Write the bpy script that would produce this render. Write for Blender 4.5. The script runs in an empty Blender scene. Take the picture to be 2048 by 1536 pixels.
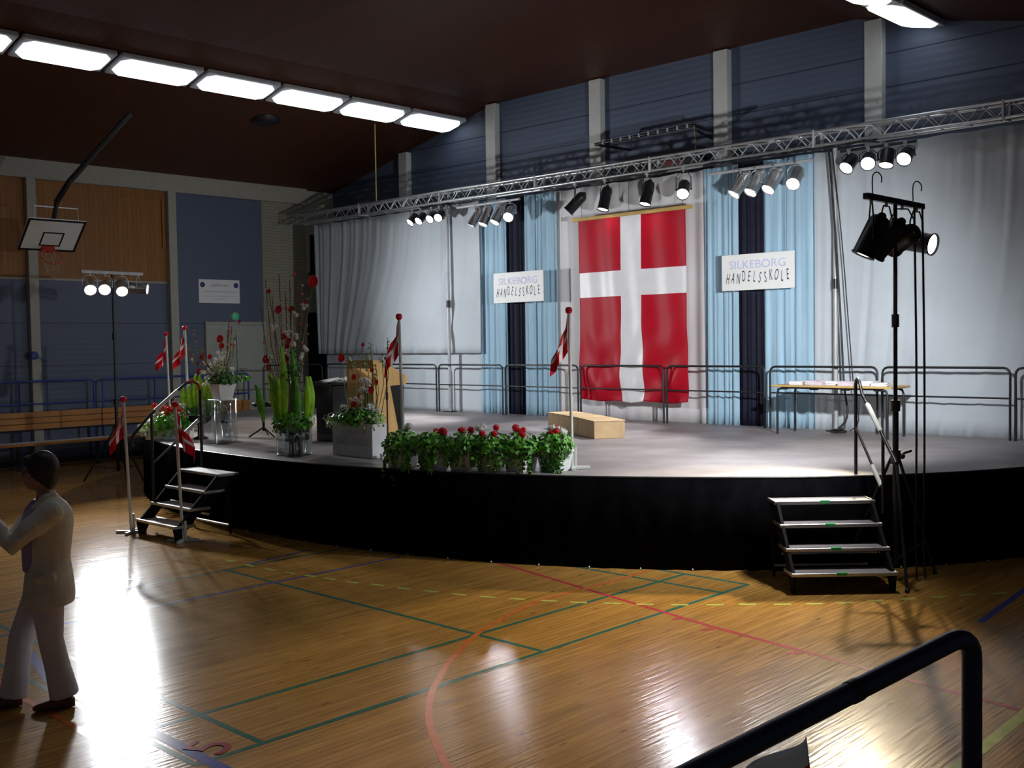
import bpy, math, random
from mathutils import Vector, Matrix
sc = bpy.context.scene
col = sc.collection
PI = math.pi
# ------------------------------------------------------------------ camera
CAM = Vector((5.67552798, -9.25408228, 2.46762039))
YAW, PITCH, ROLL, FPX = 2.33747919, -0.0397968088, -0.0154889079, 2136.87273
_f = Vector((math.cos(YAW)*math.cos(PITCH), math.sin(YAW)*math.cos(PITCH), math.sin(PITCH)))
_r = Vector((math.sin(YAW), -math.cos(YAW), 0))
_u = _r.cross(_f)
CR = math.cos(ROLL)*_r + math.sin(ROLL)*_u
CU = -math.sin(ROLL)*_r + math.cos(ROLL)*_u
cd = bpy.data.cameras.new('camera'); cam = bpy.data.objects.new('camera', cd); col.objects.link(cam)
cd.sensor_fit = 'HORIZONTAL'; cd.sensor_width = 36; cd.lens = FPX/2048*36; cd.clip_start = .05; cd.clip_end = 200
cam.matrix_world = Matrix(((CR.x, CU.x, -_f.x, CAM.x), (CR.y, CU.y, -_f.y, CAM.y), (CR.z, CU.z, -_f.z, CAM.z), (0, 0, 0, 1)))
sc.camera = cam
# ------------------------------------------------------------------ world, exposure
w = bpy.data.worlds.new('world'); sc.world = w; w.use_nodes = True
w.node_tree.nodes['Background'].inputs[0].default_value = (.75, .8, 1, 1)
w.node_tree.nodes['Background'].inputs[1].default_value = .03
sc.view_settings.view_transform = 'Standard'; sc.view_settings.look = 'None'
sc.view_settings.gamma = 1; sc.view_settings.use_curve_mapping = False
sc.view_settings.exposure = 0.0
sc.cycles.max_bounces = 6; sc.cycles.sample_clamp_indirect = 4
# light levels in one place: stands, truss lamps, ceiling strips, lens glow
E_TRUSS, E_STAND, E_STRIP, E_LENS = 430, 960, 1.9, 25
# ------------------------------------------------------------------ measuring the photograph: a pixel's ray met with a plane of the hall
def ray(px, py): return (_f + CR*((px-1024)/FPX) + CU*(-(py-768)/FPX))
def hz(px, py, z=0.0):
    d = ray(px, py); return CAM + d*((z-CAM.z)/d.z)
def hy(px, py, Y):
    d = ray(px, py); return CAM + d*((Y-CAM.y)/d.y)
def hx(px, py, X):
    d = ray(px, py); return CAM + d*((X-CAM.x)/d.x)
# ------------------------------------------------------------------ materials
def nodes(name):
    m = bpy.data.materials.new(name); m.use_nodes = True
    nt = m.node_tree; return m, nt, nt.nodes['Principled BSDF']
def mat(name, c, rough=.6, metal=0, var=.12, scale=6, bump=0, bscale=40, emit=None, spec=.5, stretch=(1, 1, 1), sheen=0, trans=0, coat=0):
    m, nt, b = nodes(name); L = nt.links
    b.inputs['Roughness'].default_value = rough; b.inputs['Metallic'].default_value = metal
    b.inputs['Specular IOR Level'].default_value = spec
    if sheen: b.inputs['Sheen Weight'].default_value = sheen
    if trans: b.inputs['Transmission Weight'].default_value = trans
    if coat: b.inputs['Coat Weight'].default_value = coat
    tc = nt.nodes.new('ShaderNodeTexCoord'); mp = nt.nodes.new('ShaderNodeMapping')
    mp.inputs['Scale'].default_value = stretch
    L.new(tc.outputs['Object'], mp.inputs['Vector'])
    n = nt.nodes.new('ShaderNodeTexNoise'); n.inputs['Scale'].default_value = scale; n.inputs['Detail'].default_value = 4
    L.new(mp.outputs[0], n.inputs['Vector'])
    r = nt.nodes.new('ShaderNodeValToRGB')
    r.color_ramp.elements[0].position = .3; r.color_ramp.elements[1].position = .7
    r.color_ramp.elements[0].color = tuple(x*(1-var) for x in c)+(1,)
    r.color_ramp.elements[1].color = tuple(min(1, x*(1+var)) for x in c)+(1,)
    L.new(n.outputs['Fac'], r.inputs[0]); L.new(r.outputs[0], b.inputs['Base Color'])
    if bump:
        n2 = nt.nodes.new('ShaderNodeTexNoise'); n2.inputs['Scale'].default_value = bscale
        L.new(mp.outputs[0], n2.inputs['Vector'])
        bp = nt.nodes.new('ShaderNodeBump'); bp.inputs['Strength'].default_value = bump; bp.inputs['Distance'].default_value = .02
        L.new(n2.outputs['Fac'], bp.inputs['Height']); L.new(bp.outputs[0], b.inputs['Normal'])
    if emit:
        b.inputs['Emission Color'].default_value = tuple(c)+(1,); b.inputs['Emission Strength'].default_value = emit
    return m
def planks(name, c1, c2, cm, width, length, rough, swap=False, upz=False, spec=.5, streak=.4, knots=.0, bump=.1, coat=0):
    """boards: rows of long bricks with grain; swap = boards run along Y, upz = boards stand upright"""
    m, nt, b = nodes(name); L = nt.links; N = nt.nodes.new
    tc = N('ShaderNodeTexCoord'); sx = N('ShaderNodeSeparateXYZ'); cx = N('ShaderNodeCombineXYZ')
    L.new(tc.outputs['Object'], sx.inputs[0])
    a, d = ('Y', 'X') if swap else ('X', 'Y')
    if upz: a, d = 'Z', ('Y' if swap else 'X')
    L.new(sx.outputs[a], cx.inputs['X']); L.new(sx.outputs[d], cx.inputs['Y'])
    br = N('ShaderNodeTexBrick'); L.new(cx.outputs[0], br.inputs['Vector'])
    br.inputs['Scale'].default_value = 1; br.inputs['Brick Width'].default_value = length; br.inputs['Row Height'].default_value = width
    br.inputs['Mortar Size'].default_value = width*.03; br.inputs['Mortar Smooth'].default_value = .2
    br.inputs['Color1'].default_value = c1+(1,); br.inputs['Color2'].default_value = c2+(1,); br.inputs['Mortar'].default_value = cm+(1,)
    br.offset = .37
    mp = N('ShaderNodeMapping'); mp.inputs['Scale'].default_value = (1.2, 26, 1); L.new(cx.outputs[0], mp.inputs['Vector'])
    n = N('ShaderNodeTexNoise'); n.inputs['Scale'].default_value = 1.6; n.inputs['Detail'].default_value = 6; L.new(mp.outputs[0], n.inputs['Vector'])
    mr = N('ShaderNodeMapRange'); mr.inputs[1].default_value = .3; mr.inputs[2].default_value = .7
    mr.inputs[3].default_value = 1-streak; mr.inputs[4].default_value = 1+streak*.5; L.new(n.outputs['Fac'], mr.inputs[0])
    mx = N('ShaderNodeMix'); mx.data_type = 'RGBA'; mx.blend_type = 'MULTIPLY'; mx.inputs[0].default_value = 1
    L.new(br.outputs['Color'], mx.inputs[6]); L.new(mr.outputs[0], mx.inputs[7]); out = mx.outputs[2]
    if knots:
        mk = N('ShaderNodeMapping'); mk.inputs['Scale'].default_value = (1.1, 4.2, 1); L.new(cx.outputs[0], mk.inputs['Vector'])
        v = N('ShaderNodeTexVoronoi'); v.inputs['Scale'].default_value = 1.9; L.new(mk.outputs[0], v.inputs['Vector'])
        m2 = N('ShaderNodeMapRange'); m2.inputs[1].default_value = .02; m2.inputs[2].default_value = .13
        m2.inputs[3].default_value = 1-knots; m2.inputs[4].default_value = 1; L.new(v.outputs['Distance'], m2.inputs[0])
        mz = N('ShaderNodeMix'); mz.data_type = 'RGBA'; mz.blend_type = 'MULTIPLY'; mz.inputs[0].default_value = 1
        L.new(out, mz.inputs[6]); L.new(m2.outputs[0], mz.inputs[7]); out = mz.outputs[2]
    L.new(out, b.inputs['Base Color'])
    b.inputs['Specular IOR Level'].default_value = spec
    if coat:
        b.inputs['Coat Weight'].default_value = coat; b.inputs['Coat Roughness'].default_value = rough*.7
    rr = N('ShaderNodeMapRange'); rr.inputs[3].default_value = rough*.8; rr.inputs[4].default_value = rough*1.25
    L.new(n.outputs['Fac'], rr.inputs[0]); L.new(rr.outputs[0], b.inputs['Roughness'])
    bp = N('ShaderNodeBump'); bp.inputs['Strength'].default_value = bump; bp.inputs['Distance'].default_value = .01
    L.new(n.outputs['Fac'], bp.inputs['Height']); L.new(bp.outputs[0], b.inputs['Normal'])
    return m
FLOORW = dict(width=.065, length=1.9, rough=.155, swap=True, streak=.33, knots=.65, bump=.22)
M = {}
M['floor'] = planks('floor_boards', (.41, .215, .052), (.335, .17, .04), (.15, .075, .02), spec=.32, **FLOORW)
for k, c in dict(green=(.03, .11, .085), blue=(.06, .07, .28), red=(.38, .04, .05), orange=(.48, .13, .035), yellow=(.42, .44, .10), maroon=(.25, .02, .04)).items():
    M['line_'+k] = mat('line_'+k, c, .18, var=.15, scale=9, spec=.3)
M['ceiling'] = planks('ceiling_boards', (.095, .034, .017), (.078, .028, .014), (.02, .008, .005), .12, 3.6, .55, streak=.3, spec=.25)
M['blue_wall'] = planks('blue_wall_panels', (.085, .115, .21), (.08, .108, .198), (.035, .05, .09), .62, 6, .5, streak=.12, spec=.3)
def wallmat():
    m, nt, b = nodes('blue_siding'); L = nt.links; N = nt.nodes.new
    tc = N('ShaderNodeTexCoord'); wv = N('ShaderNodeTexWave'); wv.bands_direction = 'Z'; wv.inputs['Scale'].default_value = 2.6
    L.new(tc.outputs['Object'], wv.inputs['Vector'])
    n = N('ShaderNodeTexNoise'); n.inputs['Scale'].default_value = .8; L.new(tc.outputs['Object'], n.inputs['Vector'])
    r = N('ShaderNodeValToRGB'); r.color_ramp.elements[0].color = (.085, .108, .168, 1); r.color_ramp.elements[1].color = (.105, .132, .20, 1)
    L.new(n.outputs['Fac'], r.inputs[0]); L.new(r.outputs[0], b.inputs['Base Color'])
    bp = N('ShaderNodeBump'); bp.inputs['Strength'].default_value = .1; bp.inputs['Distance'].default_value = .03
    L.new(wv.outputs['Fac'], bp.inputs['Height']); L.new(bp.outputs[0], b.inputs['Normal'])
    b.inputs['Roughness'].default_value = .55
    return m
M['siding'] = wallmat()
M['seam'] = mat('dark_seam', (.03, .04, .08), .7)
M['pine_wall'] = planks('upright_pine_boards', (.33, .13, .018), (.28, .11, .014), (.10, .04, .008), .11, 4, .5, swap=True, upz=True, streak=.25)
M['cream'] = mat('cream_paint', (.38, .37, .31), .6, var=.06)
M['brick'] = planks('pale_brick', (.30, .29, .22), (.27, .26, .20), (.19, .185, .15), .085, .25, .8, swap=True, streak=.1)
def brickmat():
    m, nt, b = nodes('pale_brick_wall'); L = nt.links; N = nt.nodes.new
    tc = N('ShaderNodeTexCoord'); sx = N('ShaderNodeSeparateXYZ'); cx = N('ShaderNodeCombineXYZ')
    L.new(tc.outputs['Object'], sx.inputs[0]); L.new(sx.outputs['Y'], cx.inputs['X']); L.new(sx.outputs['Z'], cx.inputs['Y'])
    br = N('ShaderNodeTexBrick'); L.new(cx.outputs[0], br.inputs['Vector']); br.inputs['Scale'].default_value = 1
    br.inputs['Brick Width'].default_value = .24; br.inputs['Row Height'].default_value = .075; br.inputs['Mortar Size'].default_value = .006
    br.inputs['Color1'].default_value = (.32, .31, .24, 1); br.inputs['Color2'].default_value = (.29, .28, .215, 1); br.inputs['Mortar'].default_value = (.19, .185, .15, 1)
    L.new(br.outputs['Color'], b.inputs['Base Color']); b.inputs['Roughness'].default_value = .8
    return m
M['brick'] = brickmat()
M['white_paint'] = mat('white_paint', (.62, .63, .60), .45, var=.05)
M['door'] = mat('pale_green_grey_door', (.36, .39, .34), .5, var=.05)
M['black_cloth'] = mat('black_skirt_cloth', (.003, .003, .0035), 1, var=.3, spec=0)
M['stage_top'] = mat('worn_grey_stage_boards', (.215, .19, .19), .5, var=.25, scale=1.4, bump=.08, bscale=25, spec=.4)
M['black_metal'] = mat('black_metal', (.012, .012, .014), .38, var=.2, spec=.5)
M['navy_metal'] = mat('navy_metal', (.02, .03, .07), .35, metal=.2)
M['blue_metal'] = mat('blue_painted_metal', (.03, .06, .30), .4)
M['chrome'] = mat('polished_metal', (.80, .80, .80), .26, metal=.85, var=.05)
M['alu'] = mat('aluminium', (.55, .57, .58), .33, metal=.85, var=.08, scale=15)
M['alu_dark'] = mat('dull_grey_bar', (.42, .43, .44), .5, metal=.3)
M['lens'] = mat('lit_lens', (1, .98, .95), .3, emit=E_LENS, var=0)
M['lens_warm'] = mat('lit_lens_warm', (1, .86, .66), .3, emit=E_LENS*.35, var=0)
M['tube'] = mat('lit_diffuser', (.86, .93, 1), .4, emit=E_STRIP, var=0)
M['fixture'] = mat('fixture_housing', (.5, .52, .55), .5)
M['rope'] = mat('yellow_rope', (.5, .42, .12), .8)
M['matte_black'] = mat('matte_black_steel', (.006, .006, .007), .8, spec=.15)
M['tread_lit'] = mat('lit_grey_tread', (.50, .50, .49), .55, var=.1)  # lighter copy for the left treads; the lamp light is in its colour
M['cable'] = mat('black_cable', (.01, .01, .012), .5)
M['drape'] = mat('dim_cool_white_drape', (.50, .55, .59), .75, var=.05, scale=1.2, spec=.2)  # white cloth; the dim, cool light on the side drapes is in this colour
M['drape_mid'] = mat('lit_white_drape', (.74, .73, .74), .75, var=.04, scale=1.2, spec=.2)  # lit copy of the white cloth, for the middle drape
M['drape_blue'] = mat('light_blue_drape', (.36, .54, .67), .7, var=.1, scale=2.5, spec=.25, stretch=(6, 1, .3))
M['drape_navy'] = mat('dark_navy_drape', (.010, .011, .026), .7, var=.2, spec=.2)
M['satin_red'] = mat('red_satin', (.44, .001, .016), .5, var=.05, spec=.25)
M['satin_white'] = mat('white_satin', (.76, .76, .78), .38, var=.03, spec=.5)
M['flag_red'] = mat('red_flag_cloth', (.62, .004, .018), .7, spec=.2)
M['flag_white'] = mat('white_flag_cloth', (.80, .80, .80), .6)
M['gold_wood'] = mat('yellow_wood', (.55, .36, .10), .5)
M['beech'] = mat('beech_veneer', (.58, .35, .12), .42, var=.12, scale=3, stretch=(5, 5, .6))
M['crate'] = mat('raw_plywood', (.42, .29, .15), .7, var=.15, scale=5)
M['bench_wood'] = planks('bench_pine', (.50, .21, .045), (.44, .18, .038), (.2, .08, .02), .12, 2.5, .4, swap=True, streak=.25)
M['table_wood'] = mat('table_edge_wood', (.55, .36, .13), .45)
M['paper'] = mat('paper', (.78, .77, .80), .7, var=.05)
M['paper_pink'] = mat('pinkish_paper', (.62, .55, .62), .7, var=.05)
M['board_white'] = mat('white_board', (.80, .81, .80), .5, var=.02)
M['letter_grey'] = mat('dark_lettering', (.05, .055, .06), .6)
M['letter_lilac'] = mat('pale_lilac_lettering', (.50, .54, .74), .6)
M['letter_blue'] = mat('blue_lettering', (.03, .05, .25), .6)
M['piano'] = mat('black_lacquer', (.008, .008, .009), .18, spec=.6)
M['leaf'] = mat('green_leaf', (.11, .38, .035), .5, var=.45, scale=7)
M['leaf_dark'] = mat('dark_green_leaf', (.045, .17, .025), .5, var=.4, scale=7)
M['leaf_lime'] = mat('lime_leaf', (.30, .62, .03), .45, var=.3, scale=8)
M['leaf_pale'] = mat('pale_leaf', (.34, .42, .20), .55, var=.25, scale=8)
M['petal_red'] = mat('red_petal', (.68, .006, .018), .45, var=.2, scale=20)
M['petal_orange'] = mat('orange_petal', (.62, .12, .03), .5, var=.2, scale=20)
M['petal_white'] = mat('white_petal', (.78, .79, .74), .6, var=.08, scale=20)
M['stem'] = mat('plant_stem', (.12, .16, .05), .6, var=.3)
M['twig'] = mat('brown_twig', (.16, .07, .03), .7, var=.3)
M['pot_white'] = mat('white_pot', (.72, .73, .74), .4, var=.06)
def acrylic():
    m, nt, b = nodes('clear_acrylic'); L = nt.links; N = nt.nodes.new
    b.inputs['Base Color'].default_value = (.9, .92, .95, 1); b.inputs['Roughness'].default_value = .08
    t = N('ShaderNodeBsdfTransparent'); t.inputs[0].default_value = (.93, .95, .96, 1)
    lw = N('ShaderNodeLayerWeight'); lw.inputs[0].default_value = .3; mx = N('ShaderNodeMixShader')
    mr = N('ShaderNodeMapRange'); mr.inputs[3].default_value = .02; mr.inputs[4].default_value = .38; L.new(lw.outputs['Facing'], mr.inputs[0])
    L.new(mr.outputs[0], mx.inputs[0]); L.new(t.outputs[0], mx.inputs[1]); L.new(b.outputs[0], mx.inputs[2])
    gl = N('ShaderNodeBsdfGlossy'); gl.inputs['Roughness'].default_value = .08; L.new(gl.outputs[0], mx.inputs[2])
    L.new(mx.outputs[0], nt.nodes['Material Output'].inputs['Surface']); return m
M['glass'] = acrylic()
M['skin'] = mat('skin', (.42, .20, .13), .55, var=.08)
M['hair'] = mat('dark_brown_hair', (.022, .012, .008), .5, var=.4, scale=60, stretch=(1, 1, .2), bump=.3)
M['jacket'] = mat('cream_linen_jacket', (.74, .71, .60), .8, var=.1, scale=9, bump=.25, bscale=12)
M['trousers'] = mat('white_linen_trousers', (.72, .70, .75), .8, var=.08, scale=9, bump=.25, bscale=10)
M['shirt'] = mat('lilac_shirt', (.36, .27, .46), .7)
M['shoe'] = mat('brown_leather_shoe', (.13, .05, .03), .45)
M['hoop'] = mat('orange_red_rim', (.55, .05, .03), .45)
M['net'] = mat('dirty_white_net', (.45, .42, .38), .8)
M['exit_green'] = mat('exit_green', (.02, .25, .12), .4, emit=.35)
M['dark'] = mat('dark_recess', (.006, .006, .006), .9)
M['tape'] = mat('green_tape', (.05, .45, .15), .5)
M['dull_red'] = mat('dull_red_panel', (.18, .01, .015), .5)  # plain unlit red, no emission
# ------------------------------------------------------------------ mesh builder
class MB:
    def __init__(s): s.v = []; s.f = []; s.m = []; s.sm = []
    def add(s, vs, fs, mi=0, smooth=False):
        o = len(s.v); s.v += [Vector(a) for a in vs]
        for f in fs: s.f.append([o+i for i in f]); s.m.append(mi); s.sm.append(smooth)
    def box(s, a, b, mi=0, T=None):
        x0, y0, z0 = a; x1, y1, z1 = b
        vs = [Vector((x, y, z)) for z in (z0, z1) for y in (y0, y1) for x in (x0, x1)]
        if T: vs = [T @ v for v in vs]
        s.add(vs, [(0, 2, 3, 1), (4, 5, 7, 6), (0, 1, 5, 4), (2, 6, 7, 3), (0, 4, 6, 2), (1, 3, 7, 5)], mi)
    def bevbox(s, a, b, e=.01, mi=0, T=None):
        c = [(a[i]+b[i])/2 for i in range(3)]; h = [(b[i]-a[i])/2 for i in range(3)]
        e = min(e, *[x*.9 for x in h]); idx = {}; vs = []
        for sx in (-1, 1):
            for sy in (-1, 1):
                for sz in (-1, 1):
                    for k in range(3):
                        p = [sx*h[0], sy*h[1], sz*h[2]]
                        for j in range(3):
                            if j != k: p[j] -= (sx, sy, sz)[j]*e
                        idx[(sx, sy, sz, k)] = len(vs); vs.append(Vector((p[0]+c[0], p[1]+c[1], p[2]+c[2])))
        fs = []
        for k in range(3):
            i, j = (k+1) % 3, (k+2) % 3
            for sg in (-1, 1):
                q = []
                for (p, r) in ((-1, -1), (1, -1), (1, 1), (-1, 1)):
                    t = [0, 0, 0]; t[k] = sg; t[i] = p; t[j] = r; q.append(idx[(*t, k)])
                fs.append(q if sg > 0 else q[::-1])
            for p in (-1, 1):
                for r in (-1, 1):
                    t0 = [0, 0, 0]; t0[i] = p; t0[j] = r; t0[k] = -1; t1 = list(t0); t1[k] = 1
                    q = [idx[(*t0, i)], idx[(*t0, j)], idx[(*t1, j)], idx[(*t1, i)]]
                    fs.append(q if p*r > 0 else q[::-1])
        for sx in (-1, 1):
            for sy in (-1, 1):
                for sz in (-1, 1):
                    q = [idx[(sx, sy, sz, k)] for k in range(3)]
                    fs.append(q if sx*sy*sz > 0 else q[::-1])
        if T: vs = [T @ v for v in vs]
        s.add(vs, fs, mi)
    def tube(s, pts, r, n=8, mi=0, closed=False, caps=True):
        pts = [Vector(p) for p in pts]; N = len(pts)
        rs = r if isinstance(r, (list, tuple)) else [r]*N
        ref = None; rings = []
        for i, p in enumerate(pts):
            if closed: t = pts[(i+1) % N]-pts[i-1]
            else: t = pts[min(i+1, N-1)]-pts[max(i-1, 0)]
            t.normalize()
            if ref is None: ref = Vector((0, 0, 1)) if abs(t.z) < .9 else Vector((1, 0, 0))
            a = t.cross(ref)
            if a.length < 1e-4: a = t.orthogonal()
            a.normalize(); b = a.cross(t); ref = b
            rings.append([p+(a*math.cos(2*PI*k/n)+b*math.sin(2*PI*k/n))*rs[i] for k in range(n)])
        vs = [v for R in rings for v in R]; fs = []
        for i in range(N if closed else N-1):
            j = (i+1) % N
            for k in range(n): fs.append((i*n+k, i*n+(k+1) % n, j*n+(k+1) % n, j*n+k))
        s.add(vs, fs, mi, True)
        if caps and not closed: s.add(rings[0], [list(range(n))[::-1]], mi); s.add(rings[-1], [list(range(n))], mi)
    def cyl(s, p, q, r, n=16, mi=0): s.tube([p, q], r, n, mi)
    def lathe(s, prof, n=20, mi=0, T=None, caps=True):
        vs = [Vector((r*math.cos(2*PI*k/n), r*math.sin(2*PI*k/n), z)) for r, z in prof for k in range(n)]
        if T: vs = [T @ v for v in vs]
        fs = [(i*n+k, i*n+(k+1) % n, (i+1)*n+(k+1) % n, (i+1)*n+k) for i in range(len(prof)-1) for k in range(n)]
        s.add(vs, fs, mi, True)
        if caps:
            s.add(vs[:n], [list(range(n))[::-1]], mi); s.add(vs[-n:], [list(range(n))], mi)
    def ball(s, c, r, mi=0, n=10, sc_=(1, 1, 1)):
        c = Vector(c); k = n//2
        prof = [(max(1e-4, math.sin(PI*i/k))*r, -math.cos(PI*i/k)*r) for i in range(k+1)]
        s.lathe(prof, n, mi, Matrix.Translation(c) @ Matrix.Diagonal((*sc_, 1)), caps=False)
    def poly(s, pts, thick, mi=0):
        """prism: outline pts (3D, planar), pushed by vector thick"""
        pts = [Vector(p) for p in pts]; t = Vector(thick); n = len(pts)
        s.add(pts+[p+t for p in pts], [list(range(n))[::-1], [n+i for i in range(n)]]+[(i, (i+1) % n, n+(i+1) % n, n+i) for i in range(n)], mi)
    def grid(s, fn, nu, nv, mi=0, smooth=True):
        vs = [fn(i/nu, j/nv) for j in range(nv+1) for i in range(nu+1)]; o = len(s.v)
        s.v += [Vector(v) for v in vs]
        for j in range(nv):
            for i in range(nu):
                a = j*(nu+1)+i
                s.f.append([o+a, o+a+1, o+a+nu+2, o+a+nu+1]); s.m.append(mi((i+.5)/nu, (j+.5)/nv) if callable(mi) else mi); s.sm.append(smooth)
    def build(s, name, mats, parent=None, solid=0, world=False):
        me = bpy.data.meshes.new(name)
        off = parent.location if (parent is not None and world) else Vector((0, 0, 0))
        if world and parent is not None and parent.parent: off = off+parent.parent.location
        me.from_pydata([v-off for v in s.v], [], s.f)
        for mm in (mats if isinstance(mats, (list, tuple)) else [mats]): me.materials.append(M[mm] if isinstance(mm, str) else mm)
        me.polygons.foreach_set('material_index', s.m); me.polygons.foreach_set('use_smooth', s.sm); me.update()
        o = bpy.data.objects.new(name, me); col.objects.link(o)
        if parent is not None: o.parent = parent
        if solid:
            md = o.modifiers.new('thickness', 'SOLIDIFY'); md.thickness = solid; md.offset = 0
        return o
def tag(o, label, cat=None, group=None, kind=None):
    if label: o['label'] = label
    if cat: o['category'] = cat
    if group: o['group'] = group
    if kind: o['kind'] = kind
    return o
def thing(name, label, cat, loc=(0, 0, 0), rz=0, group=None):
    o = bpy.data.objects.new(name, None); o.empty_display_size = .1; col.objects.link(o); o.location = loc; o.rotation_euler.z = rz
    return tag(o, label, cat, group)
def struct(mb, name, mats, label=None): return tag(mb.build(name, mats), label, kind='structure')
def copy_tree(o, parent=None):
    c = o.copy(); col.objects.link(c); c.parent = parent
    for ch in list(o.children): copy_tree(ch, c)
    return c
def text_mesh(body, name, material, parent, T, size=1.0, depth=.002, sx=1.0):
    cu = bpy.data.curves.new(name, 'FONT'); cu.body = body; cu.size = size; cu.extrude = depth; cu.align_x = 'CENTER'; cu.align_y = 'CENTER'
    o = bpy.data.objects.new('tmp', cu); col.objects.link(o)
    dg = bpy.context.evaluated_depsgraph_get(); me = bpy.data.meshes.new_from_object(o.evaluated_get(dg))
    bpy.data.objects.remove(o)
    me.transform(T @ Matrix.Diagonal((sx, 1, 1, 1))); me.materials.clear(); me.materials.append(M[material]); me.name = name
    q = bpy.data.objects.new(name, me); col.objects.link(q); q.parent = parent
    return q
def frame(o, x, z):
    """matrix with local x, local z given (world vectors), origin o"""
    x = Vector(x).normalized(); z = Vector(z).normalized(); y = z.cross(x).normalized(); x = y.cross(z)
    return Matrix(((x.x, y.x, z.x, o[0]), (x.y, y.y, z.y, o[1]), (x.z, y.z, z.z, o[2]), (0, 0, 0, 1)))
def aim(o, d): 
    z = Vector(d).normalized(); x = Vector((0, 0, 1)).cross(z)
    if x.length < 1e-3: x = Vector((1, 0, 0))
    return frame(o, x, z)
# ================================================================== THE HALL
XW, YB = -17.3, 7.9                       # left wall, back wall
X0, X1, Y0 = -17.3, 9.5, -14.0
def ceil_z(x): return 6.42+(x+17.3)*.2267 if x < -11.3 else (7.78 if x < -2.7 else 7.78-(x+2.7)*.2267)
# floor with the court lines laid into it
fl = MB(); fl.box((X0-.3, Y0, -.2), (X1, YB+.3, 0))
LINES = ['floor', 'line_green', 'line_blue', 'line_red', 'line_orange', 'line_yellow', 'line_maroon']
lay = [0]
def strip(pts, wd, mi):
    lay[0] += 1; z = .0006+.00004*lay[0]
    P = [Vector((p[0], p[1], z)) for p in pts]; L = []; R_ = []
    for i, p in enumerate(P):
        t = (P[min(i+1, len(P)-1)]-P[max(i-1, 0)]); t.z = 0; t.normalize(); n = Vector((-t.y, t.x, 0))*wd/2
        L.append(p+n); R_.append(p-n)
    n = len(P); fl.add(L+R_, [(i, n+i, n+i+1, i+1) for i in range(n-1)], mi)
def pstrip(px, wd, mi): strip([hz(*q) for q in px], wd, mi)
# badminton court (6.1 x 13.4 m), its near corner is the origin
for y in (0, -.46, -5.64, -6.1): strip([(0, y), (-13.4, y)], .045, 1)
for x in (0, -.76, -4.72): strip([(x, 0), (x, -6.1)], .045, 1)
strip([(0, -3.05), (-4.72, -3.05)], .045, 1)
pstrip([(1091, 1307), (522, 1490)], .01, 1)
pstrip([(-200, 1145), (0, 1272), (60, 1305), (100, 1363)][2:]+[(250, 1440), (330, 1477), (445, 1536), (640, 1630)], .08, 2)
pstrip([(-60, 1284), (400, 1195), (800, 1114)], .045, 2)
pstrip([(493, 1129), (620, 1100)], .045, 2)
pstrip([(1960, 1245), (2048, 1180), (2250, 1040)], .06, 2)
pstrip([(985, 1122), (1430, 1255), (2200, 1463)], .05, 3)
for q in ((1370, 1236), (1428, 1258), (1600, 1305)): pstrip([q, (q[0]-26, q[1]+3)], .05, 3)
pstrip([(-40, 1340), (60, 1405), (110, 1430), (200, 1486), (290, 1536), (380, 1590)], .05, 4)
arc = [(1300, 1141), (1180, 1175), (1092, 1197), (1020, 1229), (952, 1270), (905, 1316), (885, 1345), (862, 1390), (858, 1440), (870, 1480), (895, 1536), (930, 1580)]
A = [hz(*q) for q in arc]; sm = []
for i in range(len(A)-1):
    p0, p1, p2, p3 = A[max(i-1, 0)], A[i], A[i+1], A[min(i+2, len(A)-1)]
    for k in range(6):
        t = k/6; sm.append(.5*((2*p1)+(p2-p0)*t+(2*p0-5*p1+4*p2-p3)*t*t+(3*p1-p0-3*p2+p3)*t**3))
strip(sm, .05, 4)
pstrip([(1900, 1545), (1965, 1497), (2100, 1385)], .08, 5)
dash = [(460, 1122), (500, 1131), (540, 1139), (580, 1146), (620, 1152), (660, 1158), (705, 1165), (755, 1170), (808, 1177), (862, 1183), (918, 1189), (975, 1194), (1034, 1198), (1098, 1202), (1157, 1205), (1225, 1207), (1290, 1209), (1360, 1210), (1430, 1210), (1495, 1209), (1565, 1209), (1630, 1208), (1690, 1206), (1750, 1202), (1815, 1198), (1880, 1194), (1935, 1190), (2000, 1187), (2070, 1182)]
D = [hz(*q) for q in dash]
for i in range(len(D)):
    t = (D[min(i+1, len(D)-1)]-D[max(i-1, 0)]).normalized(); strip([D[i]-t*.08, D[i]+t*.08], .05, 5)
floor = struct(fl, 'floor', LINES)
dig = text_mesh('5', 'lane_number', 'line_maroon', floor, Matrix.Translation(hz(422, 1494, .0035)) @ Matrix.Rotation(math.radians(118), 4, 'Z'), .42, .0004, 1.1)
# ceiling
ce = MB(); xs = [-17.6, -11.3, -2.7, X1]
zs = [ceil_z(x) for x in xs]
for i in range(3):
    a, b = xs[i], xs[i+1]
    vs = [(a, Y0, zs[i]), (b, Y0, zs[i+1]), (b, YB+.3, zs[i+1]), (a, YB+.3, zs[i])]
    ce.add(vs+[(x, y, z+.25) for x, y, z in vs], [(0, 3, 2, 1), (4, 5, 6, 7), (0, 1, 5, 4), (1, 2, 6, 5), (2, 3, 7, 6), (3, 0, 4, 7)])
struct(ce, 'ceiling', 'ceiling')
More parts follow.
